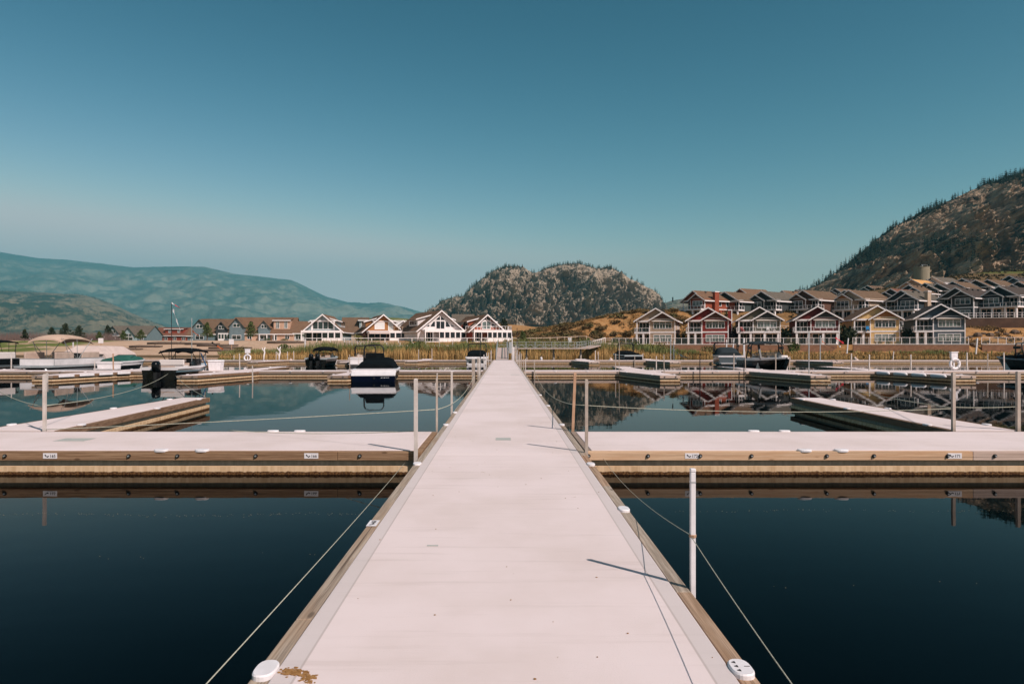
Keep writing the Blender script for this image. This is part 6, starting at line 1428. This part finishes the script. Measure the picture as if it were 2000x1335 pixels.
# white pipe posts
for (px, t_, b_, y, w_, lab) in ((596, 662, 682, 130, .22, 'white post at the edge of the lawn by the pale blue beach house'), (1453, 660, 695, 90, .2, 'thick white post behind the wakeboard boats'), (1430, 661, 690, 100, .14, 'leaning white post behind the grey wakeboard boat'), (1654, 660, 681, 118, .16, 'white leaning post in the gap between retaining walls'), (1906, 660, 682, 118, .18, 'white leaning post left of the right-edge retaining wall'), (1419, 663, 692, 98, .16, 'white post left of the grey wakeboard boat')):
    post(PX(px, y), y, PZ(t_, y), w_, 'wpaint', lab, zb=PZ(b_, y) - .8, tilt=.25 if 'leaning' in lab else 0, group='white posts along the shore')
# water tank on the slope
yt = 330; e = empty('water_tank', 'round concrete water tank on the slope above the hillside houses', 'tank', (PX(1800, yt), yt, PZ(545, yt)))
m = MB(); m.cyl((0, 0), 3.4, -2, 5.6, 32); m.build('tank_wall', mat('tank_concrete', (.30, .25, .17), .9, var=(.24, .20, .14), vs=.6, stretch=(1, 1, .2)), e, smooth=False)
m = MB(); m.cyl((0, 0), 3.55, 5.6, 5.8, 32); m.cyl((0, 0), 3.3, 5.8, 6.1, 32, 0, 1.0); m.build('tank_roof', mat('tank_roof_concrete', (.36, .31, .23), .9), e)
m = MB(); m.tube([(.4, 0, 6), (.4, 0, 7)], .12, 8); m.tube([(-1.5, -2.2, 5.8), (-1.5, -2.2, 6.7), (1.5, -2.2, 6.7), (1.5, -2.2, 5.8)], .05, 6); m.build('hatch_rail', M['steel'], e)
# patio furniture seen on balconies and terraces
def patio_umbrella(lab, px, y, z, h, m):
    e = empty('patio_umbrella', lab, 'umbrella', (PX(px, y), y, z)); b = MB(); b.tube([(0, 0, 0), (0, 0, h)], .03, 6); b.build('pole', M['steel'], e)
    b = MB(); b.tube([(0, 0, h*.42), (0, 0, h*.5), (0, 0, h*.9), (0, 0, h)], [.10, .17, .14, .03], 8); b.build('folded_canopy', m, e)
patio_umbrella('folded black patio umbrella on the deck of the brick red hillside house', 1314, 180, PZ(597, 180), 2.4, CANV['black'])
# boulders on the bank at the right edge and by the gangway landfall
rb = random.Random(8); k = 0
BL = [(1895, 658), (1910, 655), (1922, 652), (1934, 655), (1948, 650), (1965, 654), (1982, 650), (1905, 667), (1902, 676)] 
for px, py in BL:
    x, y = on_ground(px, py); m = MB(); r = rb.uniform(.35, .75); m.ball((0, 0, 0), r, 9, 6, 0, (1.3, 1, .75))
    m.v = [tuple(Vector(p)*(1 + .28*noise.noise(Vector(p)*1.9 + Vector((k*3.1, 0, 0))))) for p in m.v]
    m.build('boulder', mat('boulder_rock', (.17, .12, .085), .95, .1, var=(.085, .06, .045), vs=2) if k == 0 else bpy.data.materials['boulder_rock'], None, label='rough brown boulder on the dry bank at the right edge', cat='rock', group='boulders on the bank at the right edge', loc=(x, y, ground_z(x, y) + r*.25)); k += 1
# furniture on terraces and balconies
def patio_chair(lab, px, y, z, m, rz=0.0):
    e = empty('patio_chair', lab, 'chair', (PX(px, y), y, z), rz, 'patio chairs on the house decks')
    b = MB(); b.box(-.3, .3, -.28, .28, .36, .44); b.build('seat', m, e); b = MB(); b.hexa([(-.3, .24, .44), (.3, .24, .44), (.3, .31, .44), (-.3, .31, .44)], [(-.28, .42, 1.05), (.28, .42, 1.05), (.28, .48, 1.05), (-.28, .48, 1.05)]); b.build('backrest', m, e)
    for sx in (-.27, .27):
        for sy in (-.25, .25): b = MB(); b.box(sx - .03, sx + .03, sy - .03, sy + .03, 0, .36); b.build('leg', m, e)
CH = {k: mat('chair_' + k, c, .6) for k, c in dict(blue=(.02, .20, .42), red=(.32, .03, .03), yellow=(.65, .42, .03), teal=(.03, .22, .24), white=(.7, .66, .64)).items()}
patio_chair('blue patio chair on the balcony of the yellow house', 1695, 138.2, 4.5, CH['blue'], R(-20))
patio_chair('red patio chair on the balcony of the olive house', 1450, 143.2, 4.5, CH['red'], R(10))
patio_chair('white patio chair on the right of the olive house balcony', 1500, 142.6, 4.5, CH['white'], R(-15)); patio_chair('white patio chair at the right end of the olive house balcony', 1511, 142.7, 4.5, CH['white'], R(25))
# ------------------------------------------------------------------ haze (air between here and the far mountains)
def haze():
    m = bpy.data.materials.new('haze_air'); m.use_nodes = True; t = m.node_tree; t.nodes.clear()
    v = t.nodes.new('ShaderNodeVolumePrincipled'); o = t.nodes.new('ShaderNodeOutputMaterial')
    v.inputs['Color'].default_value = (.135, .50, .63, 1); v.inputs['Density'].default_value = HAZE; v.inputs['Anisotropy'].default_value = 0.0
    t.links.new(v.outputs[0], o.inputs['Volume'])
    b = MB(); b.box(-14000, 14000, -1500, 14500, -12, 1650); b.build('haze', m, kind='stuff', label='thin blue summer haze in the air', cat='haze')
if HAZE > 0: haze()
